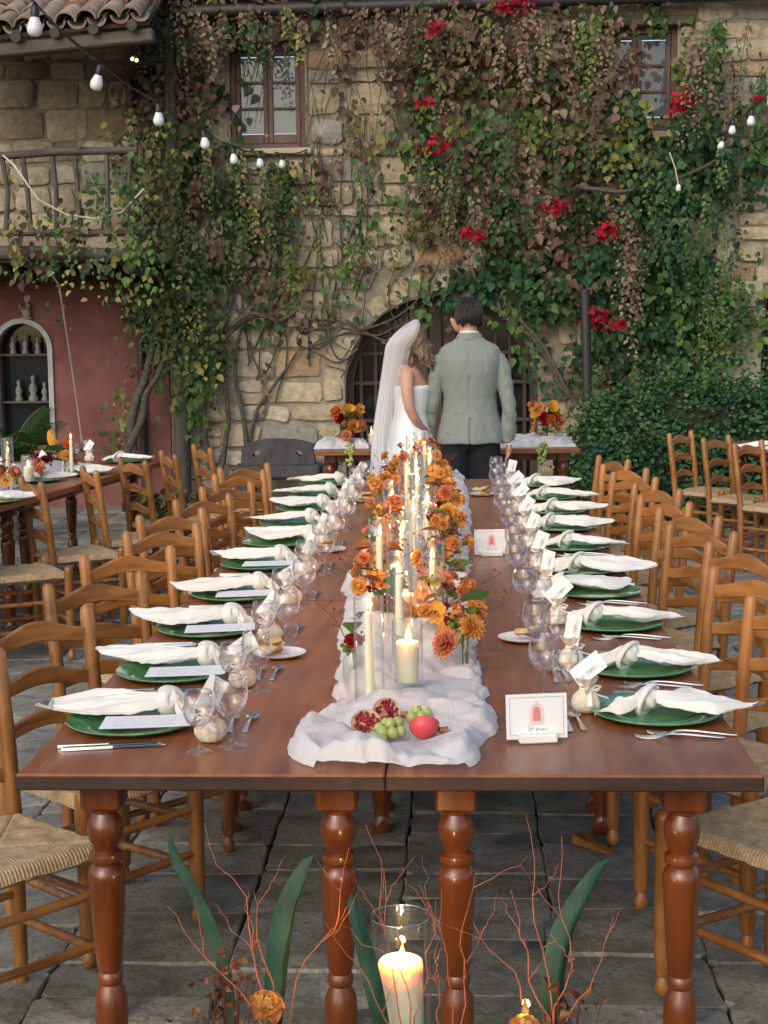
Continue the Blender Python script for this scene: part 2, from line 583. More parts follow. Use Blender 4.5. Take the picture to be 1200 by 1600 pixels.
stones = []
z = 0.0
while z < 4.66:
    h = rnd.choice((.10, .13, .17, .20, .24, .28)); h = min(h, 4.70 - z)
    if h < .06: break
    for a, b in free_spans(-2.71, 3.9, z, z + h):
        x = a
        while x < b - .02:
            w = rnd.uniform(.18, .62) * (1 if h > .15 else .9)
            if b - (x + w) < .14: w = b - x
            if w > .9: w *= .5
            g = .013
            if h > .22 and rnd.random() < .3 and w < .5:
                m_ = rnd.uniform(.4, .6) * h
                stones.append((x + g, x + w - g, z + g, z + m_ - g * .5)); stones.append((x + g, x + w - g, z + m_ + g * .5, z + h - g))
            else: stones.append((x + g, x + w - g, z + g + rnd.uniform(0, .012), z + h - g + jit(.008)))
            x += w
    z += h
vou = []
nv = 15
for i in range(nv):
    a0 = math.pi * (i + .04) / nv; a1 = math.pi * (i + .96) / nv; ro = rnd.uniform(.17, .23)
    pt = lambda a, r: (ACX + (ARX + r) * math.cos(a), AZS + (ARZ + r) * math.sin(a))
    p = [pt(a0, .012), pt((a0 + a1) / 2, .012), pt(a1, .012), pt(a1, ro * .5), pt(a1 - .01, ro - .012), pt((a0 + a1) / 2, ro), pt(a0 + .01, ro - .012), pt(a0, ro * .5)]
    vou.append([(q[0] + jit(.005), q[1] + jit(.005)) for q in p][::-1])


def stone_vis(s):
    cx, cz = (s[0] + s[1]) / 2, (s[2] + s[3]) / 2
    ar = (s[1] - s[0]) * (s[3] - s[2])
    if .3 < cx < 2.3 and 1.7 < cz: ar *= .25
    if cx < -1.9 and cz > 1.2: ar *= .4
    if cz < .45 or cx > 3: ar *= .1
    return -ar


stones.sort(key=stone_vis)
srest = MB()
for i, s in enumerate(stones):
    if i < 235: obj('stone', stone_mb(*s), M['stone'], stone_wall, 50, True)
    else: stone_mb(*s, mb=srest)
for p in vou: obj('arch_stone', stone_mb(0, 0, 0, 0, pts=p), M['stone'], stone_wall, 50, True)
tag(obj('small_stones', srest, M['stone'], stone_wall, 50, True), kind='stuff')
z = 2.36
while z < 4.5:
    h = rnd.uniform(.17, .30); x = -4.9
    while x < -3.08:
        w = rnd.uniform(.24, .46)
        if -3.05 - (x + w) < .15: w = -3.05 - x
        mb = stone_mb(x + .014, x + w - .014, z + .014, min(z + h, 4.66) - .01, y=WY + .01)
        obj('stone', mb, M['stone'], upper_wall, 50, True); x += w
    z += h

# red plaster ground floor with an arched niche
rp = plate(rect(-5.6, -2.725, -.02, 2.295), [arch_loop(-4.12, .35, 1.50, .245, .25)], WY - .02, WY + .4)
obj('plaster_wall', rp, M['redplaster'], house, 30)
nw = empty('arched_window', (-4.12, WY, .35)); nw.parent = house; nw.location = Vector((-4.12, WY, .35)) - house.location
fr = MB(); fr.merge(plate(arch_loop(-4.12, .30, 1.50, .29, .295), [arch_loop(-4.12, .36, 1.50, .243, .248)], WY - .045, WY + .05)); obj('frame', fr, simple('grey_frame_paint', (.36, .38, .39), .6, .15, 12), nw, 30)
n = NT('dark_window_glass'); n.base((.012, .016, .018)); n.rough(.06); n.b.inputs['Specular IOR Level'].default_value = .6; M['darkglass'] = n.m  # near-black base colour stands in for the dark interior behind the panes
pn = plate(arch_loop(-4.12, .35, 1.50, .25, .255), [], WY + .16, WY + .17); obj('pane', pn, M['darkglass'], nw, 30)
for zz in (1.00, 1.45): obj('shelf', MB().box((-4.12, WY + .09, zz), (.47, .12, .02), .003), M['oldwood'], nw)
cer = simple('grey_ceramic', (.16, .17, .17), .5, .2)
for xx, zz, s in ((-4.2, 1.01, .9), (-4.06, 1.01, 1.1), (-3.95, 1.01, .8), (-4.12, 1.46, .8), (-4.0, 1.46, .7), (-4.24, 1.46, .75)):
    fb = MB(); fb.lathe([(.04, 0), (.045, .02), (.025, .06), (.04, .10), (.028, .14), (.012, .16), (.022, .19), (.018, .215), (0, .225)], 10, T(xx, WY + .08, zz, s=s))
    obj('ceramic_figure', fb, cer, nw, 60)
# small white bird figure over the niche
bf = MB(); bf.ball((0, 0, .045), .045, 10, 8, sc=(.9, .6, 1)); bf.ball((.02, 0, .11), .026, 10, 8); bf.tube([(-.02, 0, .05), (-.06, 0, .10), (-.07, 0, .14)], [.02, .014, .004], 6); bf.box((0, 0, 0), (.1, .05, .02), .004)
o = obj('relief_ornament', MB().merge(bf, T(-4.06, WY - .05, 1.80)), M['pale_plaster'], house, 60)
dn = MB(); dn.tube([(-2.98, WY - .06, .0), (-2.98, WY - .06, 1.2), (-2.98, WY - .06, 2.25)], .035, 8); obj('drain_pipe', dn, M['iron'], house, 60)
# pink wall above the balcony roof
pk = plate(rect(-7.5, -3.1, 4.0, 7.5), [], 16.2, 16.5); obj('upper_plaster_wall', pk, M['pink_plaster'], house, 30)
# pale plaster pilaster and dark grille door at the far right
pl = MB(); pl.box((2.66, WY - .035, .86), (.30, .07, 1.72), .01); pl.box((2.66, WY - .045, 1.76), (.36, .09, .09), .015); pl.box((2.66, WY - .04, 1.93), (.32, .08, .24), .012)
obj('pilaster', pl, M['pale_plaster'], house)
gd = empty('grille_door'); gd.parent = house; gd.location = Vector((3.25, WY + .2, 0)) - house.location
g1 = MB(); g1.box((3.26, WY + .24, .98), (.9, .02, 1.95)); obj('door_panel', g1, M['darkglass'], gd)
g1 = MB()
for i in range(14): g1.box((2.86 + i * .062, WY + .2, .98), (.014, .014, 1.93))
for i in range(26): g1.box((3.26, WY + .18, .06 + i * .075), (.86, .014, .014))
obj('grille', g1, M['iron'], gd)
# brown wooden door in the upper balcony opening
bd = MB(); bd.box((-2.89, WY + .12, 3.23), (.255, .04, 1.735), .005); obj('balcony_door', bd, M['brownwood'], house)
for zz in (2.72, 3.3, 3.85): obj('balcony_door_panel', MB().box((-2.89, WY + .095, zz), (.2, .02, .4), .01), M['brownwood'], house)

# ------------------------------------------------------------------ windows
n = NT('sky_painted_glass'); n.base((.085, .115, .135)); n.rough(.05); n.b.inputs['Specular IOR Level'].default_value = .7  # blue-grey base colour paints in the reflected sky
n.bump(n.noise(n.coord('Object'), 3, 1), .03, .02); M['skyglass'] = n.m


def window(x0, x1, z0, z1):
    w = empty('window', (0, 0, 0)); w.parent = house; w.location = Vector(((x0 + x1) / 2, WY, z0)) - house.location
    fy = WY + .10; cx = (x0 + x1) / 2
    f = MB(); t = .05
    f.box((x0 + t / 2, fy, (z0 + z1) / 2), (t, .10, z1 - z0), .006); f.box((x1 - t / 2, fy, (z0 + z1) / 2), (t, .10, z1 - z0), .006)
    f.box((cx, fy, z1 - t / 2), (x1 - x0 - 2 * t - .002, .096, t), .006); f.box((cx, fy, z0 + t / 2), (x1 - x0 - 2 * t - .002, .096, t), .006)
    obj('frame', f, M['windowwood'], w)
    for a, b in ((x0 + t + .002, cx - .002), (cx + .002, x1 - t - .002)):
        s = MB(); q = .042; za, zb = z0 + t + .002, z1 - t - .002; sy = fy - .012
        s.box((a + q / 2, sy, (za + zb) / 2), (q, .05, zb - za), .005); s.box((b - q / 2, sy, (za + zb) / 2), (q, .05, zb - za), .005)
        s.box(((a + b) / 2, sy, zb - q / 2), (b - a - 2 * q, .048, q), .005); s.box(((a + b) / 2, sy, za + q), (b - a - 2 * q, .048, 2 * q), .005)
        hz = (zb - q - za - 2 * q); 
        for k in (1, 2): s.box(((a + b) / 2, sy, za + 2 * q + hz * k / 3), (b - a - 2 * q, .04, .024), .004)
        obj('sash', s, M['windowwood'], w)
        for k in range(3):
            p = MB(); p.box(((a + b) / 2, sy + .012, za + 2 * q + hz * (k + .5) / 3), (b - a - 2 * q + .01, .006, hz / 3 - .02)); obj('pane', p, M['skyglass'], w)
    li = MB(); li.box((cx, WY - .01, z1 + .05), (x1 - x0 + .3, .14, .09), .012); obj('lintel', li, M['oldwood'], w)
    si = MB(); si.box((cx, WY - .02, z0 - .035), (x1 - x0 + .12, .16, .06), .012); obj('sill', si, M['pale_plaster'], w)


for w_ in WIN: window(*w_)

# ------------------------------------------------------------------ arched glazed door
ad = empty('arched_door'); ad.parent = house; ad.location = Vector((ACX, WY + .2, 0)) - house.location
pb = plate(arch_loop(ACX, .01, AZS, ARX + .05, ARZ + .05), [], WY + .30, WY + .31); obj('pane', pb, M['darkglass'], ad, 30)
fb = plate(arch_loop(ACX, .005, AZS, ARX + .02, ARZ + .02), [arch_loop(ACX, .06, AZS, ARX - .07, ARZ - .07)], WY + .2, WY + .28); obj('frame', fb, M['brownwood'], ad, 30)
for bx in (-.92, -.78, -.64, -.50, .22, .36, .50, .64):
    hz = AZS + ARZ * math.sqrt(max(0, 1 - ((bx - ACX) / ARX) ** 2)) - .03
    b = MB(); b.box((bx, WY + .255, hz / 2 + .02), (.036, .04, hz - .03), .004); obj('mullion', b, M['brownwood'], ad)
for zz in (.42, .78, 1.14, 1.42, 1.66):
    h = ARX if zz < AZS else ARX * math.sqrt(max(0, 1 - ((zz - AZS) / ARZ) ** 2))
    b = MB(); b.box((ACX, WY + .245, zz), (2 * h - .06, .03, .036), .004); obj('glazing_bar', b, M['brownwood'], ad)
for k in range(4):
    x_ = -.40 + k * .135
    hz = AZS + ARZ * math.sqrt(max(0, 1 - ((x_ - ACX) / ARX) ** 2)) - .06
    b = MB(); b.box((x_ + .06, WY + .22, hz / 2 + .03), (.128, .05, hz - .05), .008); obj('door_plank', b, M['brownwood'], ad)
st = MB(); st.box((ACX, WY + .1, .02), (2 * ARX + .1, .5, .06), .02); obj('threshold', st, M['pale_plaster'], house)

# ------------------------------------------------------------------ gutter, roofs
gt = MB(); gt.tube([(-2.95, WY - .22, 4.53), (0, WY - .22, 4.555), (4.3, WY - .22, 4.59)], .055, 10); obj('gutter', gt, M['iron'], house, 60)
eb = MB(); eb.box((.8, WY - .08, 4.70), (7.2, .34, .06), .01); obj('eave_board', eb, M['oldwood'], house)
M['rooftile'] = attr_mat('terracotta_roof_tile', .9, 0, .4, 9, .6, .01, .2)


def tile_mb(w0, w1, L, up_=True):
    mb = MB(); g = rnd.random()
    mb.col = (.23 + .10 * g, .175 + .085 * g, .13 + .07 * g) if rnd.random() < .86 else (.28, .16, .10)
    sgn = 1 if up_ else -1
    def ring(y, w, r):
        return [(w / 2 * math.cos(math.pi * k / 8), y, sgn * r * math.sin(math.pi * k / 8)) for k in range(9)]
    o0, o1 = ring(0, w0, w0 * .45), ring(L, w1, w1 * .45)
    i0, i1 = ring(0, w0 - .03, w0 * .45 - .016), ring(L, w1 - .03, w1 * .45 - .016)
    vs = o0 + o1 + i0 + i1; fs = []
    for k in range(8):
        fs += [(k, k + 1, 10 + k, 9 + k), (18 + k + 1, 18 + k, 27 + k, 28 + k), (k + 1, k, 18 + k, 19 + k), (9 + k, 10 + k, 28 + k, 27 + k)]
    return mb.add(vs, fs)


broof = empty('balcony_roof'); broof.parent = house; broof.location = Vector((-3.6, 12.9, 4.1)) - house.location
sl = R(24)
for r_ in range(5):
    for c_ in range(13):
        xx = -4.75 + c_ * .175
        L_ = .42; yy = 12.78 + r_ * .33 * math.cos(sl); zz = 4.03 + r_ * .33 * math.sin(sl) + (xx + 4.75) * .075
        for u_ in (True, False):
            if not u_ and r_ > 1: continue
            mb = tile_mb(.185 if u_ else .16, .15 if u_ else .15, L_, u_)
            dx = 0 if u_ else .0875; dz = .03 if u_ else .045
            o = obj('roof_tile', MB().merge(mb, T(xx + dx + jit(.012), yy + jit(.02), zz + dz + jit(.008), jit(.04), sl)), M['rooftile'], broof, 50, True)
bb = MB(); bb.merge(MB().box((0, 0, 0), (2.5, .13, .11), .015), T(-3.72, 12.92, 3.985, 0, 0, -R(4.3))); obj('roof_beam', bb, M['oldwood'], house)
for k in range(7):
    xx = -4.55 + k * .32
    obj('rafter', MB().merge(MB().tube([(0, 0, 0), (0, 1.7, .72)], .045, 8), T(xx, 12.78, 4.0 + (xx + 4.75) * .075 - .02)), M['oldwood'], broof, 60)
bb = MB(); bb.merge(MB().box((0, 0, 0), (2.4, 1.7, .03)), T(-3.72, 13.6, 4.42, 0, sl, -R(4.3))); obj('roof_boarding', bb, M['brownwood'], house)
mr = MB()
for k in range(34):
    mr.col = (.32 + jit(.06), .22 + jit(.05), .16 + jit(.04))
    for r_ in range(2): mr.merge(tile_mb(.19, .155, .45, True), T(-2.7 + k * .2, WY - .32 + r_ * .36, 4.76 + r_ * .16, jit(.04), R(24)))
obj('main_roof', mr, M['rooftile'], house, 50, True)

# balcony
bal = empty('balcony'); bal.parent = house; bal.location = Vector((-3.7, 13.3, 2.3)) - house.location
b = MB(); b.box((-3.75, 13.85, 2.30), (2.15, 1.28, .07), .01); obj('balcony_floor', b, M['oldwood'], bal)
b = MB(); b.merge(MB().tube([(-4.9, 13.2, 2.33), (-4.2, 13.2, 2.35), (-3.5, 13.19, 2.34), (-2.62, 13.2, 2.30)], [.06, .065, .06, .055], 10)); obj('edge_beam', b, M['oldwood'], bal, 60)
for k in range(6): obj('joist', MB().tube([(-4.7 + k * .38, 13.15, 2.20), (-4.7 + k * .38, 14.48, 2.20)], .05, 8), M['oldwood'], bal, 60)
b = MB(); b.tube([(-4.9, 13.2, 3.13), (-4.3, 13.21, 3.15), (-3.8, 13.2, 3.165), (-3.4, 13.19, 3.19), (-2.7, 13.2, 3.19)], [.035, .036, .034, .036, .032], 8); obj('hand_rail', b, M['oldwood'], bal, 60)
b = MB(); b.tube([(-4.9, 13.2, 2.50), (-4.0, 13.2, 2.52), (-2.7, 13.2, 2.50)], .03, 8); obj('lower_rail', b, M['oldwood'], bal, 60)
for k, xx in enumerate((-4.1, -3.84, -3.66, -3.42, -3.22, -2.98, -2.78)):
    b = MB(); b.tube([(xx + jit(.02), 13.2, 2.50), (xx + jit(.015), 13.2, 2.85), (xx + jit(.03), 13.2, 3.15)], [.026, .021, .024], 7); obj('baluster', b, M['oldwood_v'], bal, 60)
b = MB(); b.tube([(-2.62, 13.25, 0), (-2.63, 13.25, 1.6), (-2.60, 13.25, 2.3)], [.05, .045, .045], 8)
# corner post against the wall
b = MB(); b.tube([(-2.60, 14.33, 0), (-2.585, 14.33, 1.2), (-2.60, 14.32, 2.4), (-2.61, 14.32, 4.5)], [.085, .075, .07, .06], 8)
tag(obj('wooden_post', b, M['oldwood_v'], None, 60), 'tall dark weathered post at the corner between red plaster and stone wall', 'post')
# tiny lit lamp under the balcony roof
lm = empty('wall_lamp', up(210, 92, 13.9), 0, 'tiny glowing warm lamp hanging under the tiled balcony roof', 'lamp')
n = NT('warm_bulb'); n.b.inputs['Emission Color'].default_value = (1, .62, .22, 1); n.b.inputs['Emission Strength'].default_value = 5; n.base((.9, .6, .3)); M['warmbulb'] = n.m
for dx, dz in ((-.018, 0), (.018, -.012)):
    obj('bulb', MB().ball((dx, 0, dz), .016, 10, 8), M['warmbulb'], lm, 180, local=True)
obj('holder', MB().lathe([(.03, .02), (.026, .05), (.006, .07), (.004, .12)], 10), M['iron'], lm, 60, local=True)
# iron pole on the right
b = MB(); p0, p1 = up(920, 690, 13.7), up(914, 470, 13.7)
b.tube([(p0.x, 13.7, 0), (p0.x - .01, 13.7, .8), (p1.x, 13.7, p1.z + .1)], .042, 8)
tag(obj('iron_pole', b, M['iron'], None, 60), 'slim dark iron pole holding up the creeper beside the arched door', 'pole')

# ------------------------------------------------------------------ climbing plants
PAL = {
    'G': [(.036, .092, .028), (.054, .122, .036), (.028, .070, .026), (.075, .14, .040)],
    'B': [(.022, .078, .042), (.032, .100, .052), (.018, .058, .034)],
    'L': [(.095, .18, .038), (.072, .15, .045), (.13, .21, .045)],
    'Y': [(.20, .205, .055), (.28, .26, .08), (.15, .17, .045), (.11, .125, .04)],
    'R': [(.14, .085, .055), (.105, .066, .045), (.17, .085, .060), (.085, .060, .036)],
    'T': [(.26, .18, .125), (.21, .145, .10), (.30, .22, .15), (.18, .115, .080)],
}
LEAF = np.array([(0, 0, 0), (-.30, .16, .07), (-.37, .42, .10), (-.22, .74, .07), (0, 1.0, -.06), (.22, .74, .07), (.37, .42, .10), (.30, .16, .07), (0, .45, -.01)], np.float64)
LEAF_F = [(0, 8, 2, 1), (8, 4, 3, 2), (0, 7, 6, 8), (8, 6, 5, 4)]


def leaves(name, P, Nn, Tn, S, C, parent, mat='leaf', kind='stuff', shape=LEAF, faces=LEAF_F):
    """leaf blades: place P, facing Nn, tip along Tn, length S, colour C"""
    P, Nn, Tn, S, C = map(lambda a: np.asarray(a, np.float64), (P, Nn, Tn, S, C))
    Nn /= np.linalg.norm(Nn, axis=1)[:, None]
    Tn = Tn - Nn * (Tn * Nn).sum(1)[:, None]; Tn /= np.linalg.norm(Tn, axis=1)[:, None] + 1e-9
    B = np.cross(Tn, Nn)
    k = len(shape)
    V = P[:, None] + S[:, None, None] * (shape[None, :, 0, None] * B[:, None] + shape[None, :, 1, None] * Tn[:, None] + shape[None, :, 2, None] * Nn[:, None])
    V = V.reshape(-1, 3)
    if parent is not None: V = V - np.array(wloc(parent))
    nf = len(faces); F = (np.array(faces)[None] + (np.arange(len(P)) * k)[:, None, None]).reshape(-1, 4)
    me = bpy.data.meshes.new(name)
    me.vertices.add(len(V)); me.vertices.foreach_set('co', V.astype(np.float32).ravel())
    me.loops.add(F.size); me.loops.foreach_set('vertex_index', F.astype(np.int32).ravel())
    me.polygons.add(len(F)); me.polygons.foreach_set('loop_start', (np.arange(len(F)) * 4).astype(np.int32))
    ca = me.color_attributes.new('col', 'FLOAT_COLOR', 'POINT')
    cc = np.ones((len(V), 4), np.float32); cc[:, :3] = np.repeat(C, k, axis=0); ca.data.foreach_set('color', cc.ravel())
    me.update(calc_edges=True); me.validate()
    me.materials.append(M[mat])
    o = bpy.data.objects.new(name, me); COL.objects.link(o); o.parent = parent
    if kind: o['kind'] = kind
    return o


nr = np.random.default_rng(5)


def wall_blobs(blobs, y_wall=14.46, size=(.038, .086)):
    P = []; C = []; S = []; Nn = []; Tn = []
    for cx, cy, rx, ry, cnt, dep, pal, *yw in blobs:
        yy_ = yw[0] if yw else y_wall
        nc = max(3, cnt // 11)
        for c in range(nc):
            while True:
                a, b = nr.uniform(-1, 1, 2)
                if a * a + b * b < 1: break
            fall = 1 - (a * a + b * b)
            wp_ = up(cx + a * rx, cy + b * ry, yy_ - .15)
            yc = yy_ - .02 - nr.uniform(0, 1) * dep * (.35 + .65 * fall)
            key = pal[nr.integers(len(pal))]; base = PAL[key][nr.integers(len(PAL[key]))]; br = nr.uniform(.75, 1.3)
            rad = nr.uniform(.045, .13); k = cnt // nc + 1; hang = nr.random() < .35; csz = nr.uniform(.7, 1.35)
            for _ in range(k):
                d = nr.normal(0, 1, 3) * rad * (np.array([.4, .5, 2.0]) if hang else np.array([1, .55, 1.1]))
                p = np.array([wp_.x, yc, wp_.z]) + d
                p[1] = min(p[1], yy_ - .012)
                P.append(p); v = nr.uniform(.8, 1.2) * br
                if nr.random() < .12:
                    kk = pal[nr.integers(len(pal))]; bb_ = PAL[kk][nr.integers(len(PAL[kk]))]
                else: bb_ = base
                C.append([q * v for q in bb_]); S.append(csz * (size[0] + (size[1] - size[0]) * nr.random() ** 1.5))
                Nn.append([nr.normal(0, .5), -1 + nr.normal(0, .25), .45 + nr.normal(0, .5)])
                Tn.append([nr.normal(0, .55), -.25 + nr.normal(0, .2), -1])
    return P, Nn, Tn, S, C


def strands(specs, y_wall=14.40):
    """trailing shoots: small leaves in pairs down thin hanging stems"""
    P = []; C = []; S = []; Nn = []; Tn = []; st = MB()
    for px0, px1, py0, py1, lo, hi, cnt, pal in specs:
        for _ in range(cnt):
            px, py = nr.uniform(px0, px1), nr.uniform(py0, py1); L = nr.uniform(lo, hi); a = up(px, py, y_wall - nr.uniform(.05, .35)); ph = nr.uniform(0, 6)
            key = pal[nr.integers(len(pal))]; base = PAL[key][nr.integers(len(PAL[key]))]; sz = nr.uniform(.032, .062); pts = []
            for i in range(9):
                t = i / 8; pts.append(a + Vector((.05 * math.sin(t * 4 + ph) * L, -.04 * t, -L * t)))
            st.tube(pts, [.004 - .003 * i / 8 for i in range(9)], 4)
            m_ = int(L / .026)
            for i in range(m_):
                t = (i + nr.random()) / m_; k = min(int(t * 8), 7); p = pts[k].lerp(pts[k + 1], t * 8 - k); sd = 1 if i % 2 else -1
                P.append((p.x + sd * .012 + nr.normal(0, .012), p.y - abs(nr.normal(0, .02)), p.z)); v_ = nr.uniform(.7, 1.3); C.append([q * v_ for q in base]); S.append(sz * nr.uniform(.7, 1.25) * (1.1 - .4 * t))
                Nn.append([sd * .4 + nr.normal(0, .4), -1, .4 + nr.normal(0, .4)]); Tn.append([sd * .7 + nr.normal(0, .3), -.3, -.8 + nr.normal(0, .3)])
    return (P, Nn, Tn, S, C), st


def branch(a, b, r0, r1, wob=.08, n=9, seed=0):
    q = random.Random(seed); a, b = Vector(a), Vector(b); pts = []; L = (b - a).length
    off = Vector((q.uniform(-9, 9), q.uniform(-9, 9), q.uniform(-9, 9)))
    for i in range(n + 1):
        t = i / n; p = a.lerp(b, t); w = math.sin(math.pi * t) ** .6 if n > 1 else 0
        d = noise.noise_vector(off + Vector((t * 2.2, 0, 0))) * wob * L * w
        d.y *= .35
        pts.append(p + d)
    return pts, [r0 + (r1 - r0) * i / n for i in range(n + 1)]


def px_branch(mb, pts, r0, r1, Y=14.4, seg=7, wig=.012):
    """a stem through points read off the wall, smoothed"""
    V = [up(p[0], p[1], p[2] if len(p) > 2 else Y) for p in pts]; out = []
    for i in range(len(V) - 1):
        p0, p1, p2, p3 = V[max(i - 1, 0)], V[i], V[i + 1], V[min(i + 2, len(V) - 1)]
        for k in range(5):
            t = k / 5
            out.append(.5 * ((2 * p1) + (p2 - p0) * t + (2 * p0 - 5 * p1 + 4 * p2 - p3) * t * t + (3 * p1 - p0 - 3 * p2 + p3) * t ** 3))
    out.append(V[-1]); n_ = len(out) - 1
    out = [p + noise.noise_vector(p * 5) * wig for p in out]
    mb.tube(out, [r0 + (r1 - r0) * i / n_ for i in range(n_ + 1)], seg)


def bloom_cluster(parent, px, py, r, cnt, Y=14.05, cols=((.42, .008, .03), (.52, .015, .05), (.33, .006, .02))):
    c = up(px, py, Y); P = []; Nn = []; Tn = []; S = []; C = []
    for _ in range(cnt):
        d = nr.normal(0, 1, 3); d /= np.linalg.norm(d); d *= r * nr.uniform(.3, 1) * np.array([1.25, .5, .85])
        P.append(np.array(c) + d); Nn.append(d + np.array([0, -.05, .03]) + nr.normal(0, .03, 3)); Tn.append(nr.normal(0, 1, 3)); S.append(nr.uniform(.04, .065))
        C.append(np.array(cols[nr.integers(len(cols))]) * nr.uniform(.75, 1.25))
    o = leaves('blossom_cluster', P, Nn, Tn, S, C, parent, 'petal', 'stuff')
    return o


# --- left creeper, green turning yellow
vl = empty('climbing_vine', (-2.7, 14.3, 0), 0, 'yellowing green creeper covering the balcony corner and the wall under the small window', 'vine')
tr = MB()
px_branch(tr, [(208, 705), (205, 660), (214, 622), (226, 590), (238, 545), (246, 500)], .052, .025, 14.15)
px_branch(tr, [(200, 705), (222, 650), (228, 615), (250, 580), (262, 530)], .04, .02, 14.12)
px_branch(tr, [(330, 735), (322, 690), (318, 620), (325, 540), (322, 470)], .032, .015, 14.38)
px_branch(tr, [(345, 735), (352, 700), (356, 640), (345, 560), (352, 480), (370, 420)], .03, .012, 14.38)
px_branch(tr, [(388, 728), (385, 690), (378, 640), (368, 590), (372, 530), (400, 470)], .028, .012, 14.4)
px_branch(tr, [(390, 690), (402, 640), (430, 600), (458, 560), (470, 540)], .02, .009, 14.42)
px_branch(tr, [(330, 560), (360, 520), (400, 495), (440, 500), (470, 480)], .022, .012, 14.3)
px_branch(tr, [(360, 510), (390, 490), (415, 498)], .03, .014, 14.2)
obj('trunk', tr, M['stem'], vl, 60)
st = MB()
for i in range(26):
    x0 = rnd.uniform(300, 560); y0 = rnd.uniform(420, 640); x1 = x0 + rnd.uniform(-70, 90); y1 = y0 - rnd.uniform(90, 300)
    px_branch(st, [(x0, y0), ((x0 + x1) / 2 + jit(25), (y0 + y1) / 2 + jit(20)), (x1, y1)], .009, .004, 14.44, 5, .03)
for pts in ([(470, 520), (520, 512), (560, 516), (600, 505), (640, 480), (672, 440), (690, 400)], [(480, 545), (540, 520), (590, 526), (615, 512), (640, 500)],
            [(540, 500), (590, 530), (612, 528), (640, 505), (668, 470)], [(470, 500), (520, 500), (560, 512), (610, 505)], [(500, 470), (505, 510), (530, 560), (548, 540), (570, 500)],
            [(350, 430), (385, 470), (410, 490)], [(500, 240), (510, 300), (540, 350)], [(480, 560), (500, 530), (560, 520)], [(560, 545), (530, 566), (505, 556), (490, 548)]):
    px_branch(st, pts, .012, .006, 14.40, 6, .02)
for i in range(22):
    x0 = rnd.uniform(480, 700); y0 = rnd.uniform(100, 420); px_branch(st, [(x0, y0 + 120), (x0 + jit(20), y0 + 60), (x0 + jit(30), y0)], .006, .003, 14.46, 5, .03)
obj('stems', st, M['stem'], vl, 60)['kind'] = 'stuff'
blobs = [(250, 330, 55, 165, 620, .4, 'GYYLT'), (240, 240, 60, 70, 260, .35, 'YLGT'), (290, 520, 62, 115, 620, .5, 'GGYYL'), (240, 470, 45, 70, 300, .5, 'YYLG'), (310, 610, 34, 45, 150, .4, 'GLY'),
         (335, 400, 60, 130, 300, .3, 'GRGT'), (130, 385, 125, 34, 150, .3, 'YLGR', 13.15), (55, 365, 60, 50, 120, .25, 'YLR', 13.12), (180, 320, 50, 60, 170, .3, 'YLG', 13.3), (110, 435, 60, 40, 60, .25, 'YG', 13.12), (200, 250, 40, 60, 110, .3, 'YLT', 13.6), (210, 410, 40, 60, 160, .4, 'YLG', 13.4),
         (200, 625, 22, 70, 75, .3, 'YLT'), (170, 690, 25, 25, 30, .3, 'YL'), (385, 345, 85, 85, 330, .3, 'GGGR'), (440, 305, 60, 45, 200, .25, 'GGY'), (425, 430, 45, 60, 150, .22, 'GYRT'), (500, 300, 60, 45, 90, .2, 'GLR'),
         (555, 265, 35, 50, 70, .15, 'RGT'), (330, 250, 60, 45, 200, .3, 'GRG'), (445, 480, 40, 55, 80, .2, 'GRT'), (380, 580, 40, 60, 30, .12, 'TRY'), (470, 470, 40, 50, 30, .1, 'YR'),
         (540, 420, 60, 70, 46, .12, 'RYL'), (600, 330, 50, 60, 60, .15, 'GLY'), (590, 400, 50, 60, 50, .15, 'RYL')]
leaves('foliage', *wall_blobs(blobs), vl)
sp_, sm_ = strands([(200, 330, 120, 330, .3, .8, 26, 'YLGT'), (220, 330, 330, 520, .3, .7, 24, 'YYLG'), (330, 460, 230, 380, .25, .6, 18, 'GLRY'), (10, 180, 385, 400, .12, .4, 14, 'YLG', ), (480, 640, 240, 380, .2, .6, 12, 'RLYG')])
leaves('trailing_shoots', *sp_, vl); obj('shoot_stems', sm_, M['stem'], vl, 60)['kind'] = 'stuff'
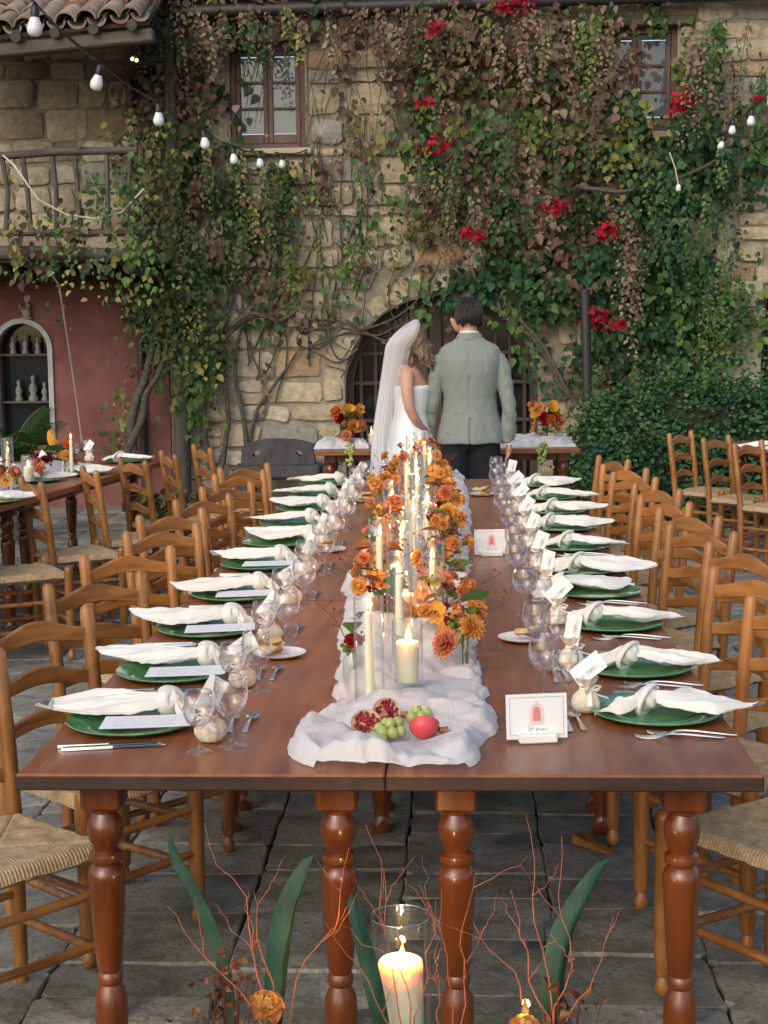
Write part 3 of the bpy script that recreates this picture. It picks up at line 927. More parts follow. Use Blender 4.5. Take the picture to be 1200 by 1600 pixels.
# --- russet creeper over the eave and the middle of the wall
vm = empty('climbing_vine', (-.2, 14.3, 0), 0, 'russet withering creeper hanging from the eave over the middle of the wall', 'vine')
st = MB()
for i in range(44):
    x0 = rnd.uniform(210, 1000); px_branch(st, [(x0, 10), (x0 + jit(18), 70), (x0 + jit(30), 130 + rnd.uniform(0, 120))], .008, .003, 14.35, 5, .03)
px_branch(st, [(700, 520), (735, 470), (760, 400), (755, 300), (740, 180), (720, 40)], .04, .015, 14.4)
obj('stems', st, M['stem'], vm, 60)['kind'] = 'stuff'
blobs = [(300, 55, 105, 55, 360, .3, 'TRTYG'), (255, 140, 60, 65, 200, .3, 'TTRG'), (310, 150, 50, 60, 120, .25, 'TRG'), (500, 14, 130, 24, 130, .25, 'RRT'), (420, 6, 220, 18, 180, .25, 'RTG'), (570, 60, 70, 60, 50, .15, 'RRTY'), (530, 130, 50, 90, 36, .1, 'RRYT'),
         (590, 190, 40, 70, 46, .12, 'RYT'), (640, 60, 55, 60, 170, .25, 'RRTG'), (720, 55, 85, 60, 330, .3, 'TRRG'), (700, 120, 85, 55, 230, .3, 'RTY'), (745, 40, 40, 40, 70, .35, 'LB'), (840, 60, 100, 60, 400, .35, 'RTRG'), (890, 140, 70, 60, 330, .35, 'TRTG'),
         (765, 150, 80, 60, 220, .3, 'YRLR'), (720, 275, 70, 60, 270, .35, 'RRGR'), (745, 345, 60, 60, 230, .35, 'RRGT'), (660, 200, 30, 50, 60, .25, 'YRL'), (675, 240, 50, 26, 100, .3, 'GGBL'), (640, 180, 25, 22, 50, .25, 'GL'), (830, 230, 85, 60, 400, .4, 'YYLRG'),
         (850, 330, 80, 70, 420, .42, 'RGGT'), (930, 310, 60, 60, 240, .42, 'RTGB'), (950, 235, 65, 55, 260, .4, 'YGYT'), (962, 100, 28, 70, 130, .35, 'TTR'), (830, 400, 60, 40, 200, .4, 'RRG'), (985, 400, 20, 80, 70, .5, 'TR'), (660, 300, 30, 60, 60, .25, 'YL'), (775, 360, 22, 20, 36, .5, 'LB'), (640, 400, 45, 50, 60, .2, 'TYR'), (985, 18, 50, 16, 60, .3, 'TRG')]
leaves('foliage', *wall_blobs([(b_[0], b_[1], b_[2], b_[3], int(b_[4] * 1.12)) + b_[5:] for b_ in blobs], size=(.044, .100)), vm)
sp_, sm_ = strands([(210, 480, 0, 40, .25, .7, 24, 'TTRYG'), (480, 660, 0, 40, .2, .6, 14, 'TRR'), (640, 960, 0, 60, .25, .8, 26, 'TRTYL'), (680, 960, 120, 330, .25, .7, 20, 'TRGGY'), (960, 1000, 300, 420, .4, .9, 8, 'TTR'), (640, 720, 180, 330, .3, .7, 10, 'YLR')], 14.2)
leaves('trailing_shoots', *sp_, vm); obj('shoot_stems', sm_, M['stem'], vm, 60)['kind'] = 'stuff'
# --- dark evergreen creeper on the right with red blossom
vr = empty('climbing_vine', (1.6, 14.2, 0), 0, 'dark green creeper with red blossom covering the right half of the wall', 'vine')
tr = MB()
px_branch(tr, [(905, 640), (880, 600), (850, 555), (830, 520), (805, 490), (790, 470)], .03, .016, 14.3)
px_branch(tr, [(890, 620), (860, 560), (838, 525), (815, 500), (812, 470)], .022, .012, 14.28)
px_branch(tr, [(960, 620), (950, 560), (945, 500), (910, 460), (860, 420)], .03, .018, 14.38)
px_branch(tr, [(1030, 640), (1010, 560), (1020, 460), (1000, 330), (1040, 280), (1090, 268), (1140, 245)], .03, .014, 14.3)
px_branch(tr, [(900, 290), (960, 300), (1020, 290), (1080, 270), (1120, 250)], .02, .014, 14.05)
obj('trunk', tr, M['stem'], vr, 60)
blobs = [(1000, 380, 75, 85, 640, .5, 'GBGG'), (1050, 450, 80, 70, 640, .55, 'GLGB'), (1125, 470, 50, 65, 260, .5, 'GLGY'), (920, 440, 65, 55, 280, .5, 'BGR'), (860, 440, 50, 40, 200, .45, 'GBG'), (765, 425, 50, 28, 110, .35, 'BG'), (700, 462, 45, 18, 90, .35, 'GB'), (820, 478, 40, 24, 110, .4, 'GGL'),
         (1085, 230, 75, 45, 330, .5, 'LGGB'), (1078, 130, 16, 60, 90, .3, 'LGT'), (1086, 70, 18, 50, 80, .3, 'LTY'), (1118, 130, 13, 75, 70, .25, 'LG'), (1175, 190, 30, 70, 120, .3, 'GL'), (1150, 270, 50, 32, 150, .4, 'GB'), (990, 205, 50, 30, 190, .5, 'GBY'), (1030, 300, 60, 50, 300, .55, 'BGG'), (1110, 325, 9, 60, 36, .4, 'GL'), (1130, 545, 14, 45, 36, .5, 'LY'),
         (960, 545, 55, 60, 260, .5, 'GBG'), (1020, 560, 70, 55, 300, .55, 'GBG'), (1085, 530, 50, 50, 220, .5, 'GLG'), (870, 575, 30, 40, 44, .2, 'GB'), (825, 545, 20, 30, 22, .2, 'G'), (1180, 500, 20, 14, 30, .4, 'GL'), (1160, 290, 40, 10, 40, .3, 'G'), (560, 500, 20, 10, 0, .1, 'G')]
leaves('foliage', *wall_blobs([(b_[0], b_[1], b_[2], b_[3], int(b_[4] * 1.15)) + b_[5:] for b_ in blobs], size=(.044, .100)), vr)
sp_, sm_ = strands([(1060, 1190, 10, 120, .3, .9, 16, 'LGT'), (960, 1150, 200, 420, .25, .6, 26, 'GBL'), (1090, 1160, 400, 480, .3, .6, 10, 'LYG')], 14.05)
leaves('trailing_shoots', *sp_, vr); obj('shoot_stems', sm_, M['stem'], vr, 60)['kind'] = 'stuff'
for px, py, r_, c_ in ((795, 8, .12, 44), (822, 0, .07, 20), (683, 42, .05, 12), (672, 45, .04, 8), (685, 225, .14, 44), (665, 160, .035, 8), (652, 163, .03, 6), (866, 325, .11, 46), (950, 360, .11, 46), (745, 368, .07, 20), (733, 362, .05, 12), (932, 498, .12, 54), (968, 506, .06, 16), (1068, 155, .11, 34), (1056, 168, .05, 12), (1185, 155, .04, 8)):
    bloom_cluster(vr, px, py, r_ * 1.15, int(c_ * 1.25), 13.72 if py > 470 else 13.85)

# --- hedge of small leaves under the right creeper
hd = empty('hedge_bush', (1.9, 13.4, 0), 0, 'dense dark green bush in front of the wall behind the right-hand chairs', 'bush')
core = MB()
hpx = [(862, 760), (866, 690), (885, 655), (920, 635), (965, 618), (1010, 606), (1060, 596), (1110, 590), (1150, 600), (1200, 612), (1260, 600)]
def hedge_top(x):
    c = [(up(p[0], p[1], 13.4).x, up(p[0], p[1], 13.4).z) for p in hpx]
    for a, b in zip(c, c[1:]):
        if a[0] <= x <= b[0]: return a[1] + (b[1] - a[1]) * (x - a[0]) / (b[0] - a[0])
    return c[0][1] if x < c[0][0] else c[-1][1]
def hfun(u, w):
    x = .93 + 2.3 * u; a = math.pi * w; t = hedge_top(x) - .09; e = min(1, math.sin(math.pi * min(max(u, .02), .98)) * 3)
    q = 1 + .08 * noise.noise(Vector((x * 4, a * 2, 0)))
    return (x, 13.45 - .55 * math.cos(a) * e ** .5 * q, max(0, t * math.sin(a) ** .45 * q * e ** .3))
core.sheet(24, 14, hfun); core.col = (1, 1, 1)
M['hedgecore'] = simple('dark_bush_core', (.012, .02, .009), .95, .5, 25, .8, .02)
obj('twigs', core, M['hedgecore'], hd, 60)  # opaque dark core added inside the leaves so the bush isn't see-through
P = []; Nn = []; Tn = []; S = []; C = []
for c in range(900):
    u, w = nr.uniform(0, 1), (math.asin(min(1, nr.uniform(.03, 1) ** 2.2)) / math.pi if nr.random() < .7 else nr.uniform(.3, .75))
    p0 = np.array(hfun(u, w)); ctr = np.array([p0[0], 13.5, p0[2] * .5]); d = p0 - ctr; d /= np.linalg.norm(d) + 1e-6
    p0 = p0 + d * nr.uniform(-.02, .10); br = nr.uniform(.6, 1.7); base = PAL['GBGG'[nr.integers(4)]][nr.integers(3)]
    for _ in range(13):
        q = p0 + nr.normal(0, .045, 3); P.append(q); Nn.append(d + nr.normal(0, .6, 3) + np.array([0, 0, .4])); Tn.append(nr.normal(0, 1, 3) + d * .5); S.append(nr.uniform(.03, .055)); C.append([k * br * nr.uniform(.8, 1.3) for k in base])
for c in range(130):
    u = nr.uniform(.05, 1); p0 = np.array(hfun(u, nr.uniform(.3, .55))); h = nr.uniform(.05, .42)
    for _ in range(12):
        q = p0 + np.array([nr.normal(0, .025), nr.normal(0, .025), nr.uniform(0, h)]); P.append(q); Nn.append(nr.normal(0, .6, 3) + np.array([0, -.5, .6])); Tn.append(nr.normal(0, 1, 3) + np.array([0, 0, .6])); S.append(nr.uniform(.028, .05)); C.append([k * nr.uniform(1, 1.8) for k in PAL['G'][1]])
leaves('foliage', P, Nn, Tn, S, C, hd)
# dry weeds at the foot of the wall on the left
wd = empty('dry_weeds', (-2.4, 13.7, 0), 0, 'low dry brown weeds at the foot of the wall behind the left table', 'weeds')
P = []; Nn = []; Tn = []; S = []; C = []
for c in range(900):
    a = nr.uniform(-2.95, -1.9); P.append([a, nr.uniform(13.4, 14.3), nr.uniform(0, .22) * nr.random()]); Nn.append(nr.normal(0, 1, 3)); Tn.append(nr.normal(0, .6, 3) + np.array([0, 0, .8])); S.append(nr.uniform(.04, .11)); C.append(np.array(PAL['TRYG'[nr.integers(4)]][0]) * nr.uniform(.4, .9))
leaves('foliage', P, Nn, Tn, S, C, wd)
# cycad palm at the far left
pm = empty('cycad_palm', tuple(up(18, 780, 12.2)[:2]) + (0,), 0, 'green feathery cycad palm in front of the arched niche', 'palm')
tb = MB(); tb.lathe([(.13, 0), (.15, .2), (.12, .62), (.05, .72)], 12); obj('trunk', tb, M['stem'], pm, 60, local=True)
P = []; Nn = []; Tn = []; S = []; C = []
rc = MB()
pp = pm.location
for k in range(26):
    az = 2 * math.pi * k / 26 + jit(.1); el = rnd.uniform(.15, 1.25); L = rnd.uniform(.5, .72); pts = []
    for i in range(15):
        t = i / 14; r_ = L * t * math.cos(el) * (1 + .25 * t); zz = .68 + L * t * math.sin(el) - .35 * L * t * t
        pts.append(Vector((pp.x + r_ * math.cos(az), pp.y + r_ * math.sin(az), zz)))
    rc.tube(pts, [.008 - .005 * i / 14 for i in range(15)], 5)
    for i in range(1, 14):
        for h_ in (0, .5):
            p = pts[i].lerp(pts[i + 1], h_); tt = (pts[i + 1] - pts[i]).normalized(); sd = tt.cross(Vector((0, 0, 1))).normalized()
            for s_ in (-1, 1):
                P.append(p); Tn.append(sd * s_ + tt * .7 + Vector((0, 0, .15))); Nn.append(Vector((0, 0, 1)) + sd * s_ * .3); S.append(.17 * math.sin(math.pi * (.12 + .8 * i / 14)) + .02); C.append((.035 + .03 * nr.random(), .09 + .08 * nr.random(), .02))
obj('frond_ribs', rc, M['stem'], pm, 60)
leaves('fronds', P, Nn, Tn, S, C, pm, shape=LEAF * np.array([.06, 1, .3]))

# ================================================================== TABLES
LEGP = [(.034, 0), (.036, .03), (.026, .045), (.024, .07), (.034, .13), (.037, .19), (.035, .235), (.026, .255), (.024, .262), (.0285, .268), (.0285, .282), (.024, .29), (.0285, .305), (.033, .36), (.0375, .44), (.0405, .50), (.0405, .515), (.036, .528), (.029, .536), (.029, .54),
        (.037, .546), (.0375, .553), (.036, .561), (.026, .567), (.028, .575), (.036, .592), (.0395, .61), (.038, .63), (.030, .648), (.028, .653), (.035, .657), (.036, .664), (.032, .668)]
leg_mb = MB(); leg_mb.lathe(LEGP, 22); leg_mb.box((0, 0, .70), (.088, .088, .07), .006)
leg_me = leg_mb.mesh('leg', 30); leg_me.materials.append(M['leg'])
TW, TL, TZ = .778, 2.03, .77


def top_mesh(L, W, t=.036):
    mb = MB(); nx, ny = 8, 16
    def f(u, w, z):
        # straight, slightly worn edge: small waviness
        x, y = -W / 2 + W * u, -L / 2 + L * w
        return (x, y, z)
    mb.box((0, 0, TZ - t / 2), (W, L, t), .004)
    return mb.mesh('tabletop', 30)


M['edge'] = wood('worn_dark_table_edge', (.014, .006, .004), (.045, .016, .008), .62, (3, 30, 40), .4, 0, scratch=(.10, .05, .03))


def table(loc, rz, label, L=TL, W=TW, group=None, ins=(.16, .115), inx=None):
    xs = inx or (-(W / 2 - ins[0]), W / 2 - ins[0])
    t = empty('wooden_table', loc, rz, label, 'table', group)
    place('tabletop', top_mesh(L, W), M['table'], (0, 0, 0), parent=t)
    for s_ in (-1, 1):
        e_ = MB(); e_.box((0, s_ * (L / 2 - .004), TZ - .0195), (W + .0014, .0112, .032), .003); obj('edge_strip', e_, M['edge'], t, local=True)
    for sx in xs:
        for sy in (-1, 1): place('leg', leg_me, None, (sx, sy * (L / 2 - ins[1]), 0), parent=t)
    lx, ly = W / 2 - ins[0], L / 2 - ins[1]
    for s_ in (-1, 1):
        a = MB(); a.box((xs[0 if s_ < 0 else 1], 0, .703), (.026, 2 * ly - .09, .06), .003); obj('apron', a, M['leg'], t, local=True)
    return t


TX0 = -.155
row = ['front', 'middle', 'far']
for j in range(3):
    for i, sx in ((0, -1), (1, 1)):
        table((TX0 + sx * (TW / 2 + .0015), 3.099 + TL / 2 + j * (TL + .006), 0), 0,
              f"reddish wooden table, {row[j]} one in the {'left' if i == 0 else 'right'} half of the long banquet table", group='tables joined into the long banquet table', inx=(-.229, .281) if i == 0 else (-.244, .240))
table((-.09, 11.75, 0), R(90 + 1.5), 'small wooden sweetheart table in front of the arched door behind the couple', L=1.98, W=.78)
ltc = Vector((-2.24, 9.25, 0)); ltd = R(-8.1)
lt_n = Vector((-math.cos(ltd), -math.sin(ltd), 0))
lt_t = Vector((math.sin(-ltd), math.cos(ltd), 0))
for k, off in enumerate((.26, -1.78)):
    for i in (0, 1):
        p = ltc + lt_n * (.385 + i * .78) + lt_t * off
        table(p, ltd, ['far end of the side table on the left by the palm, half nearer the chairs', 'far end of the side table on the left by the palm, half away from chairs', 'near stretch of the left side table, half nearer the chairs', 'near stretch of the left side table, half away from chairs'][k * 2 + i], group='left side table')
table((2.52, 11.0, 0), R(8), 'wooden side table at the right edge behind three chairs')

# ================================================================== CHAIRS
def make_chair():
    t = empty('ladderback_chair')
    for s_ in (-1, 1):
        p = MB(); pts = []; rr = []
        for z_, x_, r_ in ((0, -.185, .016), (.05, -.187, .019), (.25, -.19, .0205), (.45, -.195, .021), (.62, -.212, .021), (.84, -.243, .0205), (.862, -.246, .0195), (.874, -.247, .016), (.881, -.248, .009)):
            pts.append((x_, s_ * (.168 + .01 * z_), z_)); rr.append(r_)
        p.tube(pts, rr, 14); obj('back_post', p, M['chair'], t, 40, local=True)
        p = MB(); p.lathe([(.010, 0), (.017, .008), (.021, .026), (.015, .042), (.0125, .052), (.020, .062), (.0215, .10), (.0225, .30), (.0225, .46), (.022, .474), (.016, .485), (.006, .489)], 14, T(.19, s_ * .198, 0))
        obj('front_leg', p, M['chair'], t, 40, local=True)
    for zc, k in ((.80, 1.0), (.675, .92), (.555, .86)):
        sl_ = MB(); W = .335; x0 = -.195 - (zc - .45) * .122; nseg = 20
        rs = []
        for i in range(nseg + 1):
            u = -1 + 2 * i / nseg; y = u * W / 2
            bow = .5 + .5 * math.cos(math.pi * u)
            lo = zc - .022 * k + .018 * bow; hi = zc + .020 * k + .036 * bow * k
            xc = x0 - .022 * (1 - u * u); th = .0095
            c = .004
            rs.append([(xc - th, y, lo + c), (xc - th + c, y, lo), (xc + th - c, y, lo), (xc + th, y, lo + c), (xc + th, y, hi - c), (xc + th - c, y, hi), (xc - th + c, y, hi), (xc - th, y, hi - c)])
        sl_.rings(rs); obj('back_slat', sl_, M['chair_slat'], t, 40, local=True)
    def rail(a, b, r_=.0115):
        m_ = MB(); a, b = Vector(a), Vector(b); m_.tube([a, a.lerp(b, .15), a.lerp(b, .5), a.lerp(b, .85), b], [r_ * .8, r_, r_ * 1.1, r_, r_ * .8], 9); obj('stretcher', m_, M['chair_slat'], t, 50, local=True)
    for z_ in (.15, .29):
        for s_ in (-1, 1): rail((-.19, s_ * .171, z_ + .02), (.19, s_ * .198, z_ + .02))
    rail((.19, -.198, .21), (.19, .198, .21)); rail((.19, -.198, .34), (.19, .198, .34)); rail((-.188, -.171, .24), (-.188, .171, .24))
    # rush seat: cords run in from each rail and meet on the diagonals
    st = MB(); N = 150
    def f(u, w):
        a, b = 2 * u - 1, 2 * w - 1
        hw = .193 + .012 * a
        x, y = a * .2, b * hw
        ew = max(abs(a), abs(b))
        z_ = .462 - .012 * (1 - ew) ** .8
        e = max(0, (ew - .84) / .16)
        z_ -= .034 * e ** 2.4
        fr = abs(a) >= abs(b)
        s_ = (b if fr else a)
        ph = s_ * 21 + .35 * noise.noise(Vector((a * 3, b * 3, 2)))
        z_ += .0032 * abs(math.sin(math.pi * ph)) * (1 if ew > .08 else 0) + .004 * noise.noise(Vector((a * 5, b * 5, 7)))
        z_ -= .005 * max(0, 1 - abs(abs(a) - abs(b)) / .05)
        k = 1 - .03 * e * (1 - abs(math.sin(math.pi * ph)))
        return (x * k, y * k, z_)
    st.sheet(N, N, f)
    # underside skirt
    st.sheet(4, 40, lambda u, w: (lambda q: (q[0] * .2 * (1 - .12 * u), q[1] * (.193 + .012 * q[0]) * (1 - .12 * u), .428 - .014 * u))((lambda s_: (1, s_ * 2 - 1) if s_ < 1 else (1 - (s_ - 1) * 2, 1) if s_ < 2 else (-1, 1 - (s_ - 2) * 2) if s_ < 3 else (-1 + (s_ - 3) * 2, -1))(w * 3.9999)))
    obj('rush_seat', st, M['rush'], t, 180, local=True)
    return t


n = NT('woven_rush'); v = n.coord('Object'); oi = n.n('ObjectInfo')
f = n.noise(v, 26, 5, .65); f2 = n.noise(v, 190, 3, .6)
c = n.ramp(f, [(.25, (.25, .165, .08)), (.5, (.43, .315, .175)), (.75, (.56, .44, .27))])
c = n.mix(n.ramp(f2, [(.35, (.5, .5, .5)), (.6, (0, 0, 0))]), c, (.22, .145, .07))
n.base(c); n.rough(.8); n.bump(f2, .6, .003); M['rush'] = n.m
chair0 = make_chair(); chair_used = [False]; crnd = random.Random(4)


def put_chair(mid, back_ang, face, label, group):
    """mid: middle of the top rail on the floor plan, face: direction the sitter looks (degrees)"""
    o = chair0 if not chair_used[0] else copy_tree(chair0); chair_used[0] = True
    fx, fy = math.cos(R(face)), math.sin(R(face))
    o.location = (mid[0] + .246 * fx, mid[1] + .246 * fy, 0); o.rotation_euler = (0, 0, R(face)); tag(o, label, 'chair', group)
    k_ = crnd.uniform(.72, 1.22); w_ = crnd.uniform(-.06, .06)
    for ch in o.children:
        if ch.name.split('.')[0] != 'rush_seat': ch.color = (k_ * (1 + w_), k_, k_ * (1 - w_ * 1.5), 1)
    return o


LCH = [(-1.31, 3.72, 48), (-1.217, 4.319, 52), (-1.202, 4.971, 45), (-1.225, 5.586, 39), (-1.224, 6.246, 47), (-1.283, 6.771, 49), (-1.24, 7.37, 53), (-1.21, 7.954, 53), (-1.235, 8.60, 48), (-1.269, 9.038, 46)]
for k, (x, y, a) in enumerate(LCH): put_chair((x, y), a, a - 90, f"{ORD[k]} ladderback chair from the front along the left side of the long table", 'rush-seated chairs along the left of the long table')
RCH = [(.975, 3.86, -52), (.988, 4.45, -51), (.965, 4.998, -52), (1.032, 5.572, -57), (.972, 6.139, -54), (.995, 6.641, -54), (.962, 7.158, -59), (.996, 7.709, -59), (.95, 8.303, -57), (.951, 8.789, -53), (.944, 9.362, -66)]
for k, (x, y, a) in enumerate(RCH): put_chair((x, y), a, a - 90, f"{ORD[k]} ladderback chair from the front along the right side of the long table", 'rush-seated chairs along the right of the long table')
LTC = [(-2.47, 7.62, -57), (-2.34, 8.285, -57), (-2.167, 8.91, -64), (-2.038, 9.52, -52), (-1.907, 10.014, -65), (-1.764, 10.503, -62)]
for k, (x, y, a) in enumerate(LTC): put_chair((x, y), a, a + 90, f"{ORD[k]} ladderback chair from the front with its back against the left side table", 'chairs along the left side table')
RTC = [(1.652, 11.492, 55), (1.836, 11.013, 51), (1.97, 10.52, 49)]
for k, (x, y, a) in enumerate(RTC): put_chair((x, y), a, a - 90, f"ladderback chair before the dark bush, {ORD[k]} from left of three", 'chairs at the right side table')

# ================================================================== TABLEWARE
def thin_glass(name, tint=(.96, .97, .97), lo=.05, hi=.75, pw=3.0, rough=.02, add=None):
    n = NT(name); lw = n.n('LayerWeight'); lw.inputs['Blend'].default_value = .5
    p = n.math('POWER', lw.outputs['Facing'], pw)
    fac = n.math('ADD', n.math('MULTIPLY', p, hi), lo)
    tr_ = n.n('BsdfTransparent'); tr_.inputs['Color'].default_value = (*tint, 1)
    gl = n.n('BsdfGlossy'); gl.inputs['Roughness'].default_value = rough; gl.inputs['Color'].default_value = (.95, .96, .97, 1)
    mx = n.n('MixShader'); n.l(fac, mx.inputs[0]); n.l(tr_.outputs[0], mx.inputs[1]); n.l(gl.outputs[0], mx.inputs[2]); n.l(mx.outputs[0], n.o.inputs['Surface'])
    return n.m


M['glass'] = thin_glass('clear_wine_glass', (.98, .972, .972), .055, .90, 2.2)
M['vase'] = thin_glass('clear_vase_glass', (.975, .985, .98), .035, .8, 3.2)
n = NT('green_plate_glass'); v = n.coord('Object')
f = n.noise(v, 9, 4, .6, 1.5)
n.base(n.ramp(f, [(.3, (.04, .19, .06)), (.55, (.085, .30, .115)), (.8, (.22, .52, .25))])); n.rough(.14); n.b.inputs['Coat Weight'].default_value = .6; n.b.inputs['Coat Roughness'].default_value = .04
n.bump(n.noise(v, 30, 3), .12, .004); M['plate'] = n.m
n = NT('ivory_napkin'); v = n.coord('Object')
n.base(n.ramp(n.noise(v, 12, 4), [(.3, (.74, .725, .665)), (.7, (.83, .82, .775))])); n.rough(.85); n.b.inputs['Sheen Weight'].default_value = .2
n.bump(n.math('ADD', n.noise(v, 500, 2), n.math('MULTIPLY', n.noise(v, 22, 4, .6, .6), 2.0)), .35, .004)
t_ = n.n('BsdfTranslucent'); t_.inputs['Color'].default_value = (.82, .80, .74, 1); mx = n.n('MixShader'); mx.inputs[0].default_value = .12
n.l(n.b.outputs[0], mx.inputs[1]); n.l(t_.outputs[0], mx.inputs[2]); n.l(mx.outputs[0], n.o.inputs['Surface']); M['napkin'] = n.m
n = NT('white_gauze'); v = n.coord('Object')
n.base((.87, .88, .90)); n.rough(.9)
n.bump(n.math('ADD', n.noise(n.coord('Object', (70, 22, 30)), 1, 5, .65, 1.2), n.math('MULTIPLY', n.noise(v, 700, 2), .15)), .55, .008)
t_ = n.n('BsdfTranslucent'); t_.inputs['Color'].default_value = (.84, .85, .87, 1); mx = n.n('MixShader'); mx.inputs[0].default_value = .35
n.l(n.b.outputs[0], mx.inputs[1]); n.l(t_.outputs[0], mx.inputs[2])
tpg = n.n('BsdfTransparent'); mg = n.n('MixShader'); mg.inputs[0].default_value = .10; n.l(mx.outputs[0], mg.inputs[1]); n.l(tpg.outputs[0], mg.inputs[2]); n.l(mg.outputs[0], n.o.inputs['Surface']); M['gauze'] = n.m
M['steel'] = simple('polished_steel', (.62, .61, .60), .18, .05, 30, .03, .001, 1.0)
M['pouch'] = simple('cream_organza', (.66, .585, .46), .85, .12, 60, .5, .004)
M['ribbon'] = simple('ivory_ribbon', (.78, .75, .66), .5, .04, 80, .1, .002)
M['porcelain'] = simple('white_porcelain', (.78, .78, .76), .15, .03, 20, 0)
M['crust'] = attr_mat('bread', .85, 0, .25, 45, .6, .004, .2)


def printed(name, rows, ink, thr=.5, scale=90):
    """white card with small rows of illegible handwriting"""
    n = NT(name); tc = n.n('TexCoord'); sp = n.n('SeparateXYZ'); n.l(tc.outputs['Generated'], sp.inputs[0])
    y = sp.outputs['Y']; x = sp.outputs['X']
    r_ = n.math('FRACT', n.math('MULTIPLY', y, rows)); band = n.math('MULTIPLY', n.math('GREATER_THAN', r_, .35), n.math('LESS_THAN', r_, .72))
    mp = n.n('Mapping'); mp.inputs['Scale'].default_value = (scale, rows * 2.2, 1); n.l(tc.outputs['Generated'], mp.inputs['Vector'])
    nz = n.noise(mp.outputs[0], 1.0, 3, .7)
    inx = n.math('MULTIPLY', n.math('GREATER_THAN', x, .14), n.math('LESS_THAN', x, .80))
    iny = n.math('MULTIPLY', n.math('GREATER_THAN', y, .15), n.math('LESS_THAN', y, .85))
    k = n.math('MULTIPLY', n.math('MULTIPLY', band, n.math('GREATER_THAN', nz, thr)), n.math('MULTIPLY', inx, iny))
    n.base(n.mix(n.math('MULTIPLY', k, .6), (.74, .75, .76), ink)); n.rough(.7)
    return n.m


M['menu'] = printed('menu_print', 7, (.25, .24, .28), .52, 60)
M['namecard'] = printed('name_print', 1.6, (.12, .12, .14), .5, 14)

# --- glasses
g = MB()
outer = [(.031, 0), (.031, .0015), (.020, .004), (.006, .008), (.0042, .015), (.0038, .045), (.0045, .056), (.010, .062), (.022, .069), (.032, .083), (.0372, .100), (.0365, .118), (.0325, .138), (.031, .146)]
inner = [(.0302, .146), (.0316, .138), (.0355, .118), (.0362, .100), (.031, .084), (.021, .0705), (.008, .065), (0, .0645)]
g.lathe(outer + inner, 28, cap=False); g_big = g.mesh('bowl', 180)
g = MB()
outer = [(.029, 0), (.029, .0015), (.018, .004), (.006, .008), (.0042, .014), (.0040, .036), (.005, .046), (.012, .052), (.025, .063), (.0325, .080), (.0335, .094), (.0305, .112), (.0275, .126)]
inner = [(.0268, .126), (.0297, .112), (.0325, .094), (.0315, .080), (.024, .064), (.010, .0545), (0, .054)]
g.lathe(outer + inner, 28, cap=False); g_small = g.mesh('bowl', 180)
# --- plate
p = MB(); p.lathe([(0, .004), (.085, .004), (.10, .006), (.112, .011), (.135, .0145), (.152, .0165), (.1555, .0185), (.157, .0165), (.150, .011), (.115, .006), (.10, .0015), (0, .001)], 48); plate_me = p.mesh('plate', 60)
# --- cutlery


def strip(mb, pts, th=.0024):
    rs = []
    for x, hw, z_, y_ in pts: rs.append([(x, y_ - hw, z_), (x, y_ + hw, z_), (x, y_ + hw * .8, z_ + th), (x, y_ - hw * .8, z_ + th)])
    mb.rings(rs)


def fork_mesh(L=.2):
    k = L / .2; m_ = MB()
    strip(m_, [(0, .0062, .002, 0), (.012 * k, .0075, .0025, 0), (.04 * k, .0058, .005, 0), (.09 * k, .0032, .0095, 0), (.12 * k, .0028, .0105, 0), (.135 * k, .006, .009, 0), (.145 * k, .0108, .0065, 0), (.155 * k, .0115, .0045, 0)])
    for i in range(4):
        y_ = -.0093 + i * .0062
        strip(m_, [(.153 * k, .0021, .0046, y_), (.172 * k, .0018, .0030, y_), (.188 * k, .0015, .0045, y_), (.2 * k, .0008, .0080, y_ * .95)], .0018)
    return m_.mesh('fork', 40)


def knife_mesh():
    m_ = MB()
    strip(m_, [(0, .0055, .001, 0), (.01, .0075, .001, 0), (.05, .007, .001, 0), (.10, .0062, .001, 0), (.112, .006, .0015, 0)], .006)
    strip(m_, [(.111, .006, .0025, 0), (.125, .0085, .003, .001), (.16, .0098, .003, .001), (.205, .009, .003, .0005), (.222, .005, .003, -.002), (.228, .0012, .003, -.005)], .0012)
    return m_.mesh('knife', 40)


def spoon_mesh():
    m_ = MB()
    strip(m_, [(0, .0055, .002, 0), (.012, .0068, .0025, 0), (.05, .0045, .006, 0), (.09, .0028, .009, 0), (.105, .003, .008, 0)])
    m_.sheet(10, 8, lambda u, w: (.125 + .024 * (2 * u - 1), .015 * math.sqrt(max(0, 1 - (2 * u - 1) ** 2)) * (2 * w - 1), .0015 + .007 * ((2 * u - 1) ** 2 + (1 - (2 * u - 1) ** 2) * (2 * w - 1) ** 2)))
    return m_.mesh('spoon', 60)


fork_me, fork_s, knife_me, spoon_me = fork_mesh(), fork_mesh(.165), knife_mesh(), spoon_mesh()


def tri_(t): return 2 * abs(2 * (t - math.floor(t + .5))) - 1


